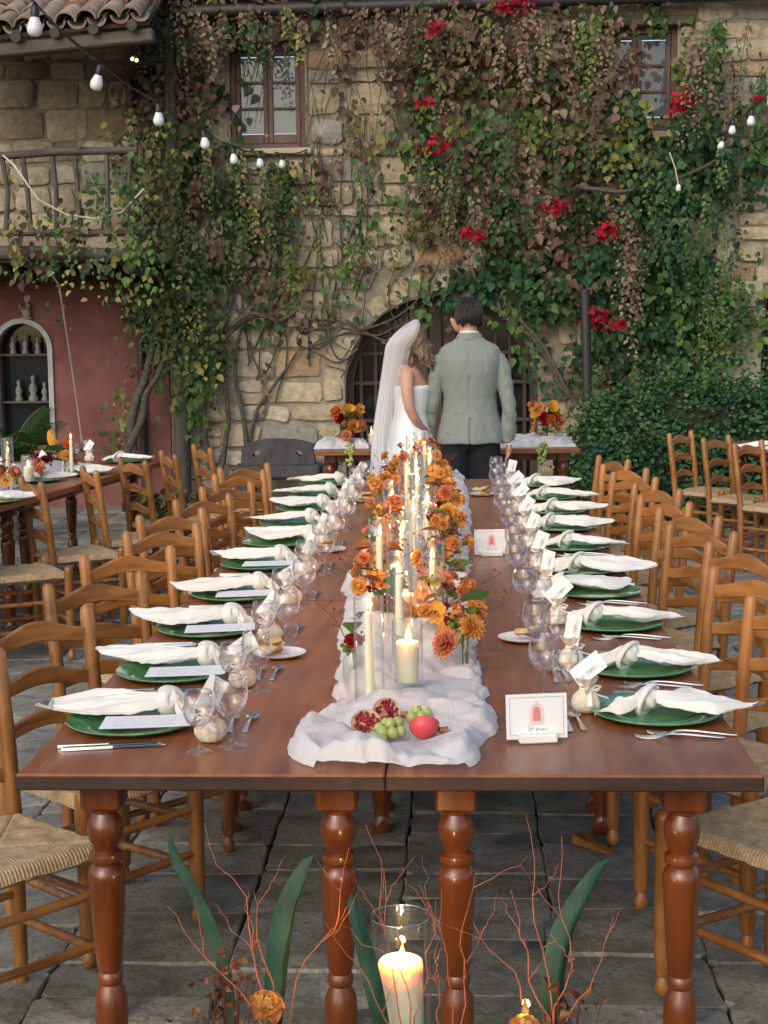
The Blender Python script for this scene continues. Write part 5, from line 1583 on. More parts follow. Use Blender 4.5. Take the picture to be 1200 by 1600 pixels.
def arrangement(x, y, z0, spec, label, twigs=5, seed=0, group='flower vases along the runner', leaf=6, sc=1.0):
    """spec: (kind, dx, dy, h, scale); every bloom faces outwards and to the camera side a little"""
    q = random.Random(seed); t = empty('flower_vase', (x, y, z0), 0, label, 'flowers', group)
    place('vase', vase_me, M['vase'], (0, 0, 0), (0, 0, 0), sc, t)
    stm = MB()
    for kind, dx, dy, h, s_ in spec:
        d = Vector((dx * 2.2, dy * 2.2 - .035, .055 + max(0, h - .16) * .3)).normalized()
        rot = d.to_track_quat('Z', 'Y').to_euler(); rot.rotate_axis('Z', q.uniform(0, 6.28))
        place(BLN[kind], BL[kind], M['petal'], (dx, dy, h), rot, s_, t)
        stm.tube([(q.uniform(-.008, .008), q.uniform(-.008, .008), .012), (dx * .25, dy * .25, .09 * sc + .2 * (h - .09)), (dx * .8, dy * .8, h - .02), (dx, dy, h)], .0022, 5)
    obj('stems', stm, M['flowerstem'], t, 60, local=True)
    if twigs:
        tw = MB()
        for k in range(twigs):
            a = q.uniform(0, 6.28); L = q.uniform(.12, .22) * sc; p0 = Vector((0, 0, .10)); pts = [p0]
            dirv = Vector((math.cos(a) * .7, math.sin(a) * .7, q.uniform(.5, 1.2))).normalized()
            for i in range(5): dirv = (dirv + Vector((q.uniform(-.3, .3), q.uniform(-.3, .3), q.uniform(-.2, .2)))).normalized(); pts.append(pts[-1] + dirv * L / 5)
            tw.tube(pts, [.0016, .0014, .0012, .001, .0008, .0006], 4)
            for p in pts[2:]:
                if q.random() < .7: e = Vector((q.uniform(-1, 1), q.uniform(-1, 1), q.uniform(0, 1))).normalized() * .03; tw.tube([p, p + e], [.0009, .0005], 4); tw.ball(p + e, .0035, 6, 4)
        obj('twigs', tw, M['twig'], t, 60, local=True)
    if leaf:
        P = []; Nn = []; Tn = []; S = []; C = []
        for k in range(leaf):
            a = q.uniform(0, 6.28); h = q.uniform(.08, .2) * sc; P.append((x + .02 * math.cos(a), y + .02 * math.sin(a), z0 + h)); Nn.append((q.uniform(-.4, .4), q.uniform(-.6, .2), 1)); Tn.append((math.cos(a), math.sin(a), q.uniform(-.2, .5))); S.append(q.uniform(.04, .075)); C.append(random.Random(k + seed).choice(((.05, .11, .02), (.10, .16, .03), (.16, .05, .02), (.20, .09, .03))))
        leaves('leaf_sprig', P, Nn, Tn, S, C, t)
    return t


MIX = ['rose_yr', 'orch', 'rose_y', 'dah_o', 'orch', 'rose_y', 'berr', 'rose_p', 'orch', 'green', 'orch2', 'rose_yr', 'rose_y', 'rose_p', 'bur', 'orch', 'berr', 'dah_p', 'rose_y']
q = random.Random(77)
arrangement(.018, 4.02, TZ + .012, [('dah_p', -.045, -.03, .075, 1.15), ('dah_o', .012, -.02, .115, 1.2), ('rose_y', .02, .03, .15, 1.0), ('green', -.03, .02, .12, 1), ('berr', -.04, .04, .13, 1)], 'low vase of peach and golden dahlias beside the first pillar candle', 3, 1)
arrangement(-.27, 3.86, TZ + .012, [('red', .0, .0, .105, .7), ('green', -.02, .02, .09, .9), ('berr', .02, .01, .12, .8)], 'clear vase of green stems and red buds behind the front taper', 1, 2, leaf=2)
ypos = [4.35, 4.55, 4.85, 5.05, 5.35, 5.6, 5.9, 6.15, 6.45, 6.75, 7.05, 7.35, 7.7, 8.0, 8.35, 8.7, 9.05]
names = ['amber orchids right of the second pillar candle', 'amber orchids left of the second pillar candle', 'orange roses and green berries right of the tapers', 'yellow roses at the left edge of the runner', 'orange roses just before the table sign', 'mixed small blooms left of the table sign', 'orange roses beside the second table sign', 'mixed orange flowers left of the fourth taper', 'yellow and red roses right of the tapers', 'golden orchids left of the tapers', 'orange blooms past the middle, right side', 'amber blooms past the middle, left side', 'orange roses two thirds down the runner', 'pale orange orchids two thirds down, left side', 'orange blooms near the far end, right side', 'yellow orchids near the far end, left side', 'tall orange flowers at the very end of the runner']
for i, Y in enumerate(ypos):
    right = i % 2 == 0
    px = (688 if right else 592) if Y < 6 else (692 - 5 * (Y - 6) if right else 604 + 11 * (Y - 6))
    x = cx_(px + q.uniform(-8, 8), Y); spec = []
    for k in range(8):
        kind = MIX[(i * 7 + k * 3) % len(MIX)]
        a = 2 * math.pi * k / 8 + q.uniform(-.3, .3); rr = q.uniform(.02, .085)
        spec.append((kind, rr * math.cos(a) * .9, rr * math.sin(a) * 1.2 - .01, min(.19, max(.05, .065 + .06 * (Y - 4.3))) + q.uniform(-.06, .05), q.uniform(.62, 1.0) if kind not in ('berr', 'green') else .9))
    for k in range(5):
        kind = ['orch', 'rose_p', 'bur', 'orch2', 'rose_y', 'berr', 'dah_o', 'rose_yr'][(i * 3 + k) % 8]; a = q.uniform(0, 6.28); rr = q.uniform(.05, .10)
        spec.append((kind, rr * math.cos(a) * .8, rr * math.sin(a) * 1.3, q.uniform(.035, .09), q.uniform(.7, 1.0)))
    arrangement(x, Y, TZ + .012, spec, 'vase of ' + names[i], 6, 30 + i, leaf=9)

# --- fruit at the front of the runner
M['grape'] = NT('green_grape').m; nt_ = M['grape'].node_tree.nodes['Principled BSDF']; nt_.inputs['Base Color'].default_value = (.36, .42, .14, 1); nt_.inputs['Roughness'].default_value = .28; nt_.inputs['Subsurface Weight'].default_value = .5; nt_.inputs['Subsurface Radius'].default_value = (.01, .012, .004); nt_.inputs['Subsurface Scale'].default_value = .5
grape_me = MB().ball((0, 0, 0), .0135, 14, 10, sc=(1, 1, 1.08)).mesh('grape', 180)


def grapes(loc, spots, label, group='bunches of green grapes', r=1.0):
    t = empty('grape_bunch', loc, 0, label, 'grapes', group)
    for p in spots: place('grape', grape_me, M['grape'], p, (rnd.uniform(-.5, .5), rnd.uniform(-.5, .5), 0), r * rnd.uniform(.9, 1.1), t)
    s_ = MB(); s_.tube([(0, 0, .006), (.005, .01, .02), (.01, .02, .03)], .0015, 5); obj('stalk', s_, M['flowerstem'], t, 60, local=True)
    return t


grapes((-.150, 3.325, TZ + .034), [(-.02, -.02, .0), (.003, -.022, .0), (-.028, 0, .004), (-.004, -.004, .016), (.02, -.012, .0), (.012, .012, .014), (-.014, .016, .01), (-.03, -.028, -.012)], 'few green grapes between two pomegranate halves at the runner front')
grapes((-.098, 3.40, TZ + .036), [(-.01, 0, .006), (.012, .006, .008), (.0, .018, .018), (.022, .02, .012), (-.006, .014, -.004), (.014, -.01, -.006)], 'second little heap of green grapes in front of the pillar candle')
M['pomskin'] = simple('pomegranate_skin', (.52, .055, .06), .4, .35, 14, .1)
M['pomflesh'] = attr_mat('pomegranate_flesh', .45, .1, .2, 120, .4, .003, .5)


def pomegranate(loc, rot, label, sc=1.0):
    t = empty('pomegranate_half', loc, 0, label, 'pomegranate', 'pomegranate halves'); t.rotation_euler = rot; t.scale = (sc,) * 3
    s_ = MB(); s_.sheet(10, 24, lambda u, w: (.034 * math.cos(2 * math.pi * w) * math.cos(u * math.pi / 2), .034 * math.sin(2 * math.pi * w) * math.cos(u * math.pi / 2), -.033 * math.sin(u * math.pi / 2))); obj('skin', s_, M['pomskin'], t, 180, local=True)
    f_ = MB(); f_.col = (.50, .36, .22); f_.lathe([(.034, 0), (.031, -.003), (.0, -.005)], 24, cap=False); q2 = random.Random(3)
    for k in range(90):
        a = q2.uniform(0, 6.28); r_ = .028 * math.sqrt(q2.random()); f_.col = (.24 + q2.uniform(-.08, .12), .008, .02)
        if abs((a * 5 / 6.283) % 1 - .5) > .40: continue
        f_.ball((r_ * math.cos(a), r_ * math.sin(a), -.001), .0042, 7, 5, sc=(1, 1, 1.2))
    obj('seeds', f_, M['pomflesh'], t, 60, True, local=True)
    c_ = MB(); c_.col = (.3, .1, .06)
    c_.lathe([(.007, 0), (.008, .008), (.012, .018), (.006, .016), (.005, 0)], 6, T(.034, 0, -.008, 0, 0, R(90))); obj('crown', c_, M['pomflesh'], t, 60, True, local=True)


pomegranate((-.208, 3.335, TZ + .050), (R(40), R(-20), R(25)), 'open pomegranate half left of the grapes, seeds showing')
pomegranate((-.078, 3.315, TZ + .050), (R(-48), R(12), R(15)), 'pink pomegranate half right of the grapes', 1.0)
pomegranate((-.165, 3.40, TZ + .058), (R(62), R(8), R(0)), 'pomegranate half showing its pale inside behind the grapes', .95)
lv = MB(); lv.tube([(-.215, 3.285, TZ + .022), (-.19, 3.27, TZ + .034), (-.16, 3.275, TZ + .030)], [.005, .014, .004], 8)
tag(obj('green_fig', lv, M['grape'], None, 60), 'small dark green fruit lying under the left pomegranate half', 'fruit')

# ================================================================== PEOPLE
TMPS = bpy.data.scenes.new('fusing')


def remesh(name, mb, voxel, smooth_it, mat, parent, cols=False, keep=None, fac=.5):
    """fuse overlapping forms into one continuous skin"""
    me = mb.mesh('tmp', 0); o = bpy.data.objects.new('tmp', me); TMPS.collection.objects.link(o)
    m_ = o.modifiers.new('r', 'REMESH'); m_.mode = 'VOXEL'; m_.voxel_size = voxel; m_.use_smooth_shade = True
    s_ = o.modifiers.new('s', 'SMOOTH'); s_.iterations = smooth_it; s_.factor = fac
    with bpy.context.temp_override(scene=TMPS, view_layer=TMPS.view_layers[0]): dg = bpy.context.evaluated_depsgraph_get()
    me2 = bpy.data.meshes.new_from_object(o.evaluated_get(dg)); me2.name = name
    bpy.data.objects.remove(o)
    me2.polygons.foreach_set('use_smooth', [True] * len(me2.polygons)); me2.materials.clear(); me2.materials.append(mat)
    r_ = bpy.data.objects.new(name, me2); COL.objects.link(r_); r_.parent = parent
    return r_


def ell(z_, cx, cy, rx, ry, n=28, sq=1.0, tilt=0):
    out = []
    for k in range(n):
        a = 2 * math.pi * k / n; c, s_ = math.cos(a), math.sin(a)
        out.append((cx + rx * math.copysign(abs(c) ** sq, c), cy + ry * math.copysign(abs(s_) ** sq, s_), z_ + tilt * c))
    return out


M['skin'] = simple('skin', (.52, .30, .21), .5, .06, 30, .05, .002); M['skin'].node_tree.nodes['Principled BSDF'].inputs['Subsurface Weight'].default_value = .1
n = NT('sage_linen'); v = n.coord('Object')
c = n.ramp(n.noise(v, 260, 2, .7), [(.3, (.165, .198, .182)), (.7, (.235, .272, .252))]); n.base(c); n.rough(.85); n.b.inputs['Sheen Weight'].default_value = .15
n.bump(n.math('ADD', n.math('MULTIPLY', n.noise(n.coord('Object', (9, 9, 4)), 1, 4, .55, 1.2), 3), n.math('MULTIPLY', n.noise(v, 300, 2), .3)), .5, .012); M['jacket'] = n.m
M['trousers'] = simple('navy_trousers', (.004, .005, .011), .9, .2, 40, .3, .006)
M['darkhair'] = simple('dark_hair', (.012, .010, .010), .45, .4, 120, .8, .004)
n = NT('dark_blonde_hair'); v = n.coord('Object', (60, 60, 12)); n.base(n.ramp(n.noise(v, 1.5, 4), [(.3, (.07, .045, .026)), (.7, (.21, .145, .085))])); n.rough(.45); n.bump(n.noise(v, 2.5, 4), .8, .006); M['blonde'] = n.m
n = NT('white_satin'); v = n.coord('Object', (14, 14, 2)); n.base((.80, .81, .84)); n.rough(.5); n.bump(n.noise(v, 1, 4, .5, .6), .4, .015); M['dress'] = n.m

# --- the groom, seen from behind
GX, GY = .085, 10.42
gr = empty('person', (GX, GY, 0), 0, 'man in sage green jacket and navy trousers seen from behind, holding hands', 'person')
# body: head, neck, hands and legs in one skin
b = MB()
HX, HY, HZ = -.012, .045, 1.742
b.ball((HX - .008, HY + .012, HZ), .112, 24, 18, sc=(.70, .86, 1.0))
b.ball((HX - .052, HY + .040, HZ - .050), .07, 18, 14, sc=(.72, .72, .85))            # jaw, turned a little to his left
b.ball((HX - .108, HY + .075, HZ - .02), .016, 10, 8, sc=(.8, 1.2, 1.3))             # nose
b.ball((HX - .096, HY + .07, HZ - .055), .016, 10, 8, sc=(1.3, .8, .6))             # mouth
for s_ in (-1, 1): b.ball((HX + s_ * .078 - .004, HY + .012, HZ - .02), .026, 12, 10, sc=(.42, .8, 1.25))   # ears
b.tube([(0, .03, 1.50), (-.002, .03, 1.58), (-.006, .035, 1.64), (-.010, .045, 1.70)], [.085, .066, .060, .058], 18)
b.tube([(0, .03, 1.0), (0, .03, 1.2), (0, .02, 1.42), (0, .03, 1.52)], [.13, .14, .15, .09], 18)
for s_, hand in ((-1, (-.283, .02, .90)), (1, (.262, -.01, .86))):
    b.tube([(s_ * .10, .03, 1.02), (s_ * .105, .02, .85), (s_ * .10, .025, .50), (s_ * .105, -.005, .30), (s_ * .105, .0, .08)], [.10, .09, .062, .06, .04], 14)
    b.tube([(s_ * .105, -.04, .05), (s_ * .112, .04, .045), (s_ * .125, .16, .03)], [.045, .045, .03], 10)
    h = Vector(hand)
    b.tube([(s_ * .18, .02, 1.40), (s_ * .262, -.01, 1.16), tuple(h + Vector((0, 0, .09))), tuple(h + Vector((0, 0, .03)))], [.045, .040, .030, .028], 12)
    b.tube([tuple(h + Vector((0, 0, .04))), tuple(h), tuple(h + Vector((s_ * -.004, .012, -.05)))], [.028, .036, .034], 12, flat=.6)
    for k in range(4):
        f0 = h + Vector((s_ * -.004, .036 - k * .018, -.045)); L = (.062, .07, .066, .052)[k]
        b.tube([tuple(f0), tuple(f0 + Vector((-s_ * .010, .004, -L * .5))), tuple(f0 + Vector((-s_ * .026, .006, -L * .85)))], [.0105, .0098, .0085], 8)
    b.tube([tuple(h + Vector((0, .03, .0))), tuple(h + Vector((-s_ * .015, .055, -.03))), tuple(h + Vector((-s_ * .02, .06, -.055)))], [.013, .012, .010], 8)
remesh('body', b, .0085, 5, M['skin'], gr)
# hair
h = MB()
h.ball((HX + .008, HY + .000, HZ + .012), .123, 40, 30, sc=(.76, .88, .93), fn=lambda d: (1.0 + .07 * noise.noise(d * 6) + .035 * math.sin(math.atan2(d.y, d.x) * 22)) * (1 if (d.z > -.52 + .35 * max(0, d.y) + .9 * max(0, d.y - .3) and not (d.y > .62 and d.z < .35)) else .80))
h.ball((HX - .01, HY + .06, HZ + .085), .06, 14, 10, sc=(1, 1, .6))
ho = remesh('hair', h, .007, 3, M['darkhair'], gr)
lk = MB(); q = random.Random(12); hc = Vector((HX + .008, HY, HZ + .012))
for k in range(420):
    d = Vector((q.gauss(0, 1), q.gauss(-.3, 1), q.gauss(.3, 1))).normalized()
    if d.z < -.45 or (d.y > .62 and d.z < .35): continue
    pts = []; tw = q.uniform(-.5, .5)
    for i in range(5):
        t = i / 4; e = (d + Vector((tw * .25 * t, -.10 * t + .05 * tw * t, -.55 * t))).normalized(); r_ = .121 + .004 * math.sin(math.pi * t) + q.uniform(0, .003)
        pts.append(hc + Vector((e.x * r_ * .76, e.y * r_ * .88, e.z * r_ * .93)))
    lk.tube(pts, [.0022, .0036, .0036, .0026, .0008], 5)
obj('hair_locks', lk, M['darkhair'], gr, 60, local=True)
# trousers
tr = MB()
for s_ in (-1, 1): tr.rings([ell(z_, s_ * cx, cy, rx, ry, 20) for z_, cx, cy, rx, ry in ((.03, .108, .01, .088, .105), (.30, .106, .0, .090, .10), (.52, .103, .02, .098, .105), (.80, .098, .015, .108, .125), (.98, .085, .015, .12, .14))])
tr.rings([ell(z_, 0, .015, rx, ry) for z_, rx, ry in ((.86, .17, .125), (.95, .190, .145), (1.05, .175, .125))])
remesh('trousers', tr, .014, 5, M['trousers'], gr)
for s_ in (-1, 1):
    sh = MB(); sh.rings([ell(z_, s_ * .12, cy, rx, ry, 18) for z_, cy, rx, ry in ((.0, .05, .048, .15), (.03, .05, .05, .15), (.06, .03, .045, .12), (.09, -.02, .04, .06))]); obj('shoe', sh, M['black'], gr, 70, local=True)
# jacket
j = MB()
prof = [(.895, .222, .160, -.005, .0), (.93, .220, .158, -.005, 0), (1.00, .208, .15, 0, 0), (1.10, .186, .138, .005, 0), (1.19, .176, .132, .006, 0), (1.29, .186, .138, .004, 0), (1.38, .200, .142, .0, 0), (1.45, .208, .134, 0, 0), (1.50, .208, .118, .006, 0), (1.532, .198, .102, .010, 0), (1.556, .165, .090, .016, 0), (1.582, .108, .080, .022, 0), (1.61, .078, .072, .03, 0)]
j.rings([ell(z_, 0, cy, rx, ry, 36, .92) for z_, rx, ry, cy, _ in prof])
slv = {-1: [(-.150, .012, 1.485), (-.192, .004, 1.462), (-.222, -.008, 1.38), (-.246, -.024, 1.22), (-.262, -.026, 1.12), (-.276, -.002, 1.02), (-.278, .015, .935)], 1: [(.150, .012, 1.485), (.192, .004, 1.462), (.222, -.008, 1.38), (.248, -.034, 1.22), (.262, -.040, 1.12), (.262, -.03, 1.01), (.256, -.012, .90)]}
for s_ in (-1, 1): j.tube(slv[s_], [.040, .048, .051, .049, .047, .045, .043], 18)
jk = remesh('jacket', j, .0085, 2, M['jacket'], gr)
# folds: creases where arm meets body and across the back
me = jk.data
for vtx in me.vertices:
    p = vtx.co; f_ = 0
    w1 = 1 - 2 * abs(noise.noise(Vector((p.x * 5 + 3, p.y * 5, p.z * 8 + abs(p.x) * 16)))); f_ += .004 * w1
    if abs(p.x) > .235: f_ += .005 * math.sin(p.z * 58 + p.x * 30 + 3 * noise.noise(p * 7))
    if p.z < 1.10 and p.y < 0: f_ += .004 * math.sin(p.x * 34 + 1.1 + 2 * noise.noise(p * 4))
    if p.y < -.02 and abs(p.x) < .012 and p.z > .9: f_ -= .0035
    if p.y < -.02 and abs(p.x) < .005 and p.z < 1.06: f_ -= .010
    vtx.co = p + vtx.normal * f_
co = MB()
def colf(u, w):
    a = math.pi * (-.10 - .80 * w); z_ = 1.585 + .048 * math.sin(math.pi * min(1, u * 1.0) * .5) ; r_ = .100 - .022 * u
    return (-.002 + r_ * math.cos(a) * (.98), .030 + (.088 - .016 * u) * math.sin(a), z_ + .004 * math.sin(w * math.pi))
co.sheet(6, 20, colf); co.sheet(6, 20, lambda u, w: tuple(Vector(colf(u, w)) + Vector((0, .007, -.002))))
obj('collar', co, M['jacket'], gr, 70, local=True)
sc_ = MB(); sc_.sheet(4, 24, lambda u, w: (-.003 + (.068 - .004 * u) * math.cos(2 * math.pi * w), .034 + (.066 - .004 * u) * math.sin(2 * math.pi * w), 1.612 + .036 * u)); obj('shirt_collar', sc_, M['paper'], gr, 70, local=True)
for s_, bz in ((-1, .93), (1, .895)):
    p = slv[s_][-1]; cf = MB(); cf.tube([(p[0], p[1] + .002, bz + .03), (p[0], p[1] + .004, bz - .012)], [.042, .040], 16); obj('shirt_cuff', cf, M['paper'], gr, 60, local=True)

# --- the bride, turned towards him, veil down her back
BX, BY = -.330, 10.40
br = empty('person', (BX, BY, 0), 0, 'woman in white strapless dress and long veil seen from behind, holding hands', 'person')
b = MB()
HX, HY, HZ = .040, .02, 1.585
b.ball((HX, HY, HZ), .102, 22, 16, sc=(.86, .74, 1.0))
b.ball((HX + .055, HY + .022, HZ - .052), .060, 16, 12, sc=(.8, .75, .85)); b.ball((HX + .110, HY + .035, HZ - .03), .014, 8, 6, sc=(1.2, .8, 1.2)); b.ball((HX + .100, HY + .034, HZ - .062), .012, 8, 6)
for s_ in (-1, 1): b.ball((HX - .005 - s_ * .01, HY + s_ * .072, HZ - .015), .02, 8, 6, sc=(.9, .5, 1.2))
b.tube([(.0, .01, 1.37), (.015, .015, 1.45), (.03, .02, 1.53)], [.058, .044, .045], 14)
b.rings([ell(z_, cx, .01, rx, ry, 22) for z_, cx, rx, ry in ((1.00, .0, .115, .13), (1.09, .008, .095, .112), (1.20, .018, .103, .120), (1.30, .022, .106, .140), (1.37, .005, .086, .148), (1.41, .0, .06, .10), (1.43, .0, .05, .06))])
for s_ in (-1, 1): b.tube([(0, s_ * .06, 1.0), (.01, s_ * .065, .5), (-.01, s_ * .07, .08)], [.07, .055, .04], 12); b.tube([(-.02, s_ * .085, .05), (.06, s_ * .09, .05), (.15, s_ * .09, .03)], [.04, .035, .025], 10)
hnd = Vector((.128, -.03, .965))
b.tube([(.0, -.125, 1.378), (-.004, -.165, 1.33), (-.002, -.182, 1.24), (.012, -.185, 1.145), (.040, -.16, 1.08), (.085, -.095, 1.01), tuple(hnd + Vector((-.012, -.012, .02)))], [.042, .047, .043, .036, .034, .027, .021], 14)
b.tube([(.0, .14, 1.378), (.02, .18, 1.28), (.06, .19, 1.14), (.14, .13, 1.06), (.18, .06, 1.05)], [.044, .042, .036, .030, .022], 12)
b.tube([tuple(hnd + Vector((-.014, -.012, .03))), tuple(hnd), tuple(hnd + Vector((.026, .012, -.030)))], [.021, .027, .025], 10, flat=.6)
for k in range(4):
    f0 = hnd + Vector((.020, .028 - k * .014, -.028)); L = (.05, .058, .054, .044)[k]
    b.tube([tuple(f0), tuple(f0 + Vector((.022, .004, -L * .35))), tuple(f0 + Vector((.036, .010, -L * .8)))], [.0088, .008, .007], 8)
b.tube([tuple(hnd + Vector((.0, .024, .0))), tuple(hnd + Vector((.018, .036, -.015))), tuple(hnd + Vector((.034, .036, -.025)))], [.010, .0095, .008], 8)
remesh('body', b, .0085, 5, M['skin'], br)
# dress
d = MB(); d.rings([ell(z_, cx, cy, rx, ry, 32) for z_, cx, cy, rx, ry in ((.01, -.04, .02, .34, .34), (.3, -.03, .02, .27, .27), (.6, -.02, .015, .20, .21), (.85, .0, .01, .155, .175), (.98, .005, .01, .138, .158), (1.09, .010, .01, .112, .132), (1.18, .020, .01, .118, .137), (1.275, .026, .012, .126, .152), (1.29, .024, .012, .116, .14))])
dr = remesh('dress', d, .014, 3, M['dress'], br)
for vtx in dr.data.vertices:
    p = vtx.co
    if p.z < 1.0: vtx.co = p + vtx.normal * (.012 * (1 - p.z) * math.sin(math.atan2(p.y, p.x) * 13 + p.z * 2))
# hair: wavy, to the shoulder, falling towards the groom
h = MB(); h.ball((HX - .005, HY - .005, HZ + .015), .112, 22, 18, sc=(.88, .80, 1.0), fn=lambda d: 1 + .04 * noise.noise(d * 6))
q = random.Random(9)
for k in range(60):
    a = q.uniform(-2.9, .15); r_ = q.uniform(.055, .082); px_, py_ = HX + r_ * math.cos(a), HY + r_ * math.sin(a) * .9
    pts = []; L = q.uniform(.13, .21); ph = q.uniform(0, 6.28); dx = .075 if a > -1.9 else .02
    for i in range(9):
        t = i / 8; pts.append((px_ + dx * t * t + .016 * math.sin(t * 10 + ph), py_ - .03 * t + .012 * math.cos(t * 10 + ph), HZ + .035 - L * t - .03 * t))
    h.tube(pts, [.012, .014, .014, .013, .013, .012, .011, .009, .005], 8)
remesh('hair', h, .007, 2, M['blonde'], br)
# veil
n = NT('bridal_tulle'); v = n.coord('Object'); n.base((.86, .87, .90)); n.rough(.8)
t_ = n.n('BsdfTranslucent'); t_.inputs['Color'].default_value = (.86, .87, .9, 1); m1 = n.n('MixShader'); m1.inputs[0].default_value = .35; n.l(n.b.outputs[0], m1.inputs[1]); n.l(t_.outputs[0], m1.inputs[2])
tp_ = n.n('BsdfTransparent'); m2 = n.n('MixShader'); n.l(m1.outputs[0], m2.inputs[2]); n.l(tp_.outputs[0], m2.inputs[1])
lw = n.n('LayerWeight'); lw.inputs['Blend'].default_value = .4
n.l(n.math('ADD', n.math('MULTIPLY', lw.outputs['Facing'], .55), .27), m2.inputs[0]); n.l(m2.outputs[0], n.o.inputs['Surface']); M['tulle'] = n.m


def veil(off, nfold, wmul, seed):
    m_ = MB()
    def f(u, w):
        # u down, w around: from the crown of the head down the back to the floor
        z_ = HZ + .146 - 1.68 * u ** .95
        s_ = 2 * w - 1
        k = min(1, u / .09)
        k2 = math.sqrt(min(1, u / .06))
        wid = (.004 + .092 * k2 + .09 * u) * wmul              # half spread front-to-back across the picture
        dep = (.004 + .118 * k2 + .15 * u ** .8) * wmul
        cx = HX - .015 - .085 * k - .075 * min(1, u / .45) - .045 * u
        ang = s_ * 1.55
        x = cx - wid * math.cos(ang) + wid * .55 - off
        x += .075 * s_ * s_ * max(0, 1 - u * 3) * k2 + .05 * (1 - k2)
        y = HY + dep * math.sin(ang)
        g_ = math.sin(nfold * s_ * 3 + seed + 2 * u)
        y += (.004 + .016 * u) * math.cos(nfold * s_ * 3 + seed) * k
        x += (.008 + .026 * u) * g_ * k
        return (x, y, max(z_, .01))
    m_.sheet(60, 60, f); return m_


obj('veil', veil(.012, 4.2, 1.0, .4), M['tulle'], br, 180, local=True)
obj('veil_layer', veil(.026, 5.3, .90, 1.9), M['tulle'], br, 180, local=True)

bpy.data.scenes.remove(TMPS)

# ================================================================== SWEETHEART TABLE
def cloth_patch(cx, cy, w, d, h, rz, label, seed, z0=TZ, name='gauze_cloth', over=0.0):
    mb = MB(); off = Vector((seed * 3.7, seed * 1.3, 0))
    def f(u, w_):
        x, y = (u - .5) * w, (w_ - .5) * d
        ed = min(u, 1 - u, w_, 1 - w_); k = min(1, ed * 7)
        p = Vector((x * 9, y * 9, 0)) + off
        z_ = .004 + k ** .6 * (h * (max(0, 1 - abs(noise.noise(p)) * 2.0) ** 1.6) + .3 * h * (1 + noise.noise(p * 2.4)))
        e = noise.noise(Vector((u * 6, w_ * 6, seed))) * .03
        c, s_ = math.cos(rz), math.sin(rz); X, Y = x + e, y + e
        return (cx + X * c - Y * s_, cy + X * s_ + Y * c, z0 + z_)
    mb.sheet(44, 30, f)
    return tag(obj(name, mb, M['gauze'], None, 180), label, 'cloth', 'white gauze cloths')


HT = 11.40
def hx(px): return up(px, 700, HT + .2).x
cloth_patch(hx(535), HT + .28, .42, .40, .055, 0, 'crumpled white gauze on the left end of the sweetheart table', 1)
cloth_patch(hx(835), HT + .28, .60, .42, .065, 0, 'crumpled white gauze on the right end of the sweetheart table', 2)
for px, seed, nm in ((545, 5, 'left'), (852, 6, 'right')):
    q = random.Random(seed); spec = []
    kinds = ['rose_o', 'rose_p', 'orch', 'red', 'rose_y', 'calla', 'berr', 'bur', 'dah_o', 'rose_yr', 'orch2', 'rose_o', 'dah_p', 'berr']
    for k, kd in enumerate(kinds):
        a = q.uniform(0, 6.28); rr = q.uniform(.02, .11); spec.append((kd, rr * math.cos(a) * 1.15, rr * math.sin(a) * .6 - .03, q.uniform(.08, .30), q.uniform(1.1, 1.5)))
    arrangement(hx(px), HT + .22, TZ + .014, spec, f"tall mixed orange and red bouquet on the {nm} end of the sweetheart table", 7, seed, 'bouquets on the sweetheart table', 10)
    sp_ = []
    for k in range(34):
        t = q.random(); sp_.append((q.uniform(-.04, .04) * (1 - t * .6), q.uniform(-.022, .022), .03 - .15 * t + .02 * q.random()))
    grapes((hx(px + (4 if nm == 'left' else -8)), HT - .055, TZ + .004), sp_, f"bunch of green grapes hanging off the {nm} end of the sweetheart table", r=1.0)
pillar(hx(580), HT + .30, 'candle in glass on the sweetheart table beside the bride', stem=False, sc=.85, glow=.3)
pillar(hx(800), HT + .26, 'candle in glass on the sweetheart table beside the groom', stem=False, sc=.85, glow=.3)

# ================================================================== LEFT AND RIGHT SIDE TABLES
def lt(px, py, z_=TZ): return uz(px, py, z_)


ltpos = [(218, 722), (150, 742), (85, 752), (20, 785)]
for k, (px, py) in enumerate(ltpos):
    p = lt(px, py); nm = f"{ORD[k]} from the far end"
    tag(place('green_plate', plate_me, M['plate'], (p.x - .10, p.y, TZ + .0005)), f"green plate on the left side table, {nm}", 'plate', 'plates on the left side table')
    nk = napkin('napkin', 50 + k, 1, .26, .10); nk.location = (p.x - .14, p.y, TZ + .014); nk.rotation_euler = (0, R(-3), R(-8 + 6 * k)); tag(nk, f"white knotted napkin on the left side table, {nm}", 'napkin', 'napkins on the left side table')
    po = pouch(60 + k); po.location = (p.x - .36, p.y + .05, TZ + .0005); tag(po, f"favour pouch on the left side table, {nm}", 'pouch', 'pouches on the left side table')
    nc = place('name_card', namecard_me, None, (p.x - .36, p.y + .035, TZ + .11), (R(75), R(-55), R(-5))); tag(nc, f"white name card on the left side table, {nm}", 'name card', 'cards on the left side table')
    for i, me in enumerate((g_big, g_small)):
        o = empty('wine_glass', (p.x - .40 - .07 * i, p.y + .16 - .08 * i, TZ + .0005), 0, f"{('large', 'small')[i]} wine glass on the left side table, {nm}", 'wine glass', 'glasses on the left side table'); place('bowl_and_stem', me, M['glass'], (0, 0, 0), parent=o)
c0 = uz(165, 722, TZ); cloth_patch(c0.x - .32, 9.35, .45, 1.9, .05, ltd, 'white gauze runner on the left side table', 4)
def ltp(px, Y): return up(px, 700, Y).x
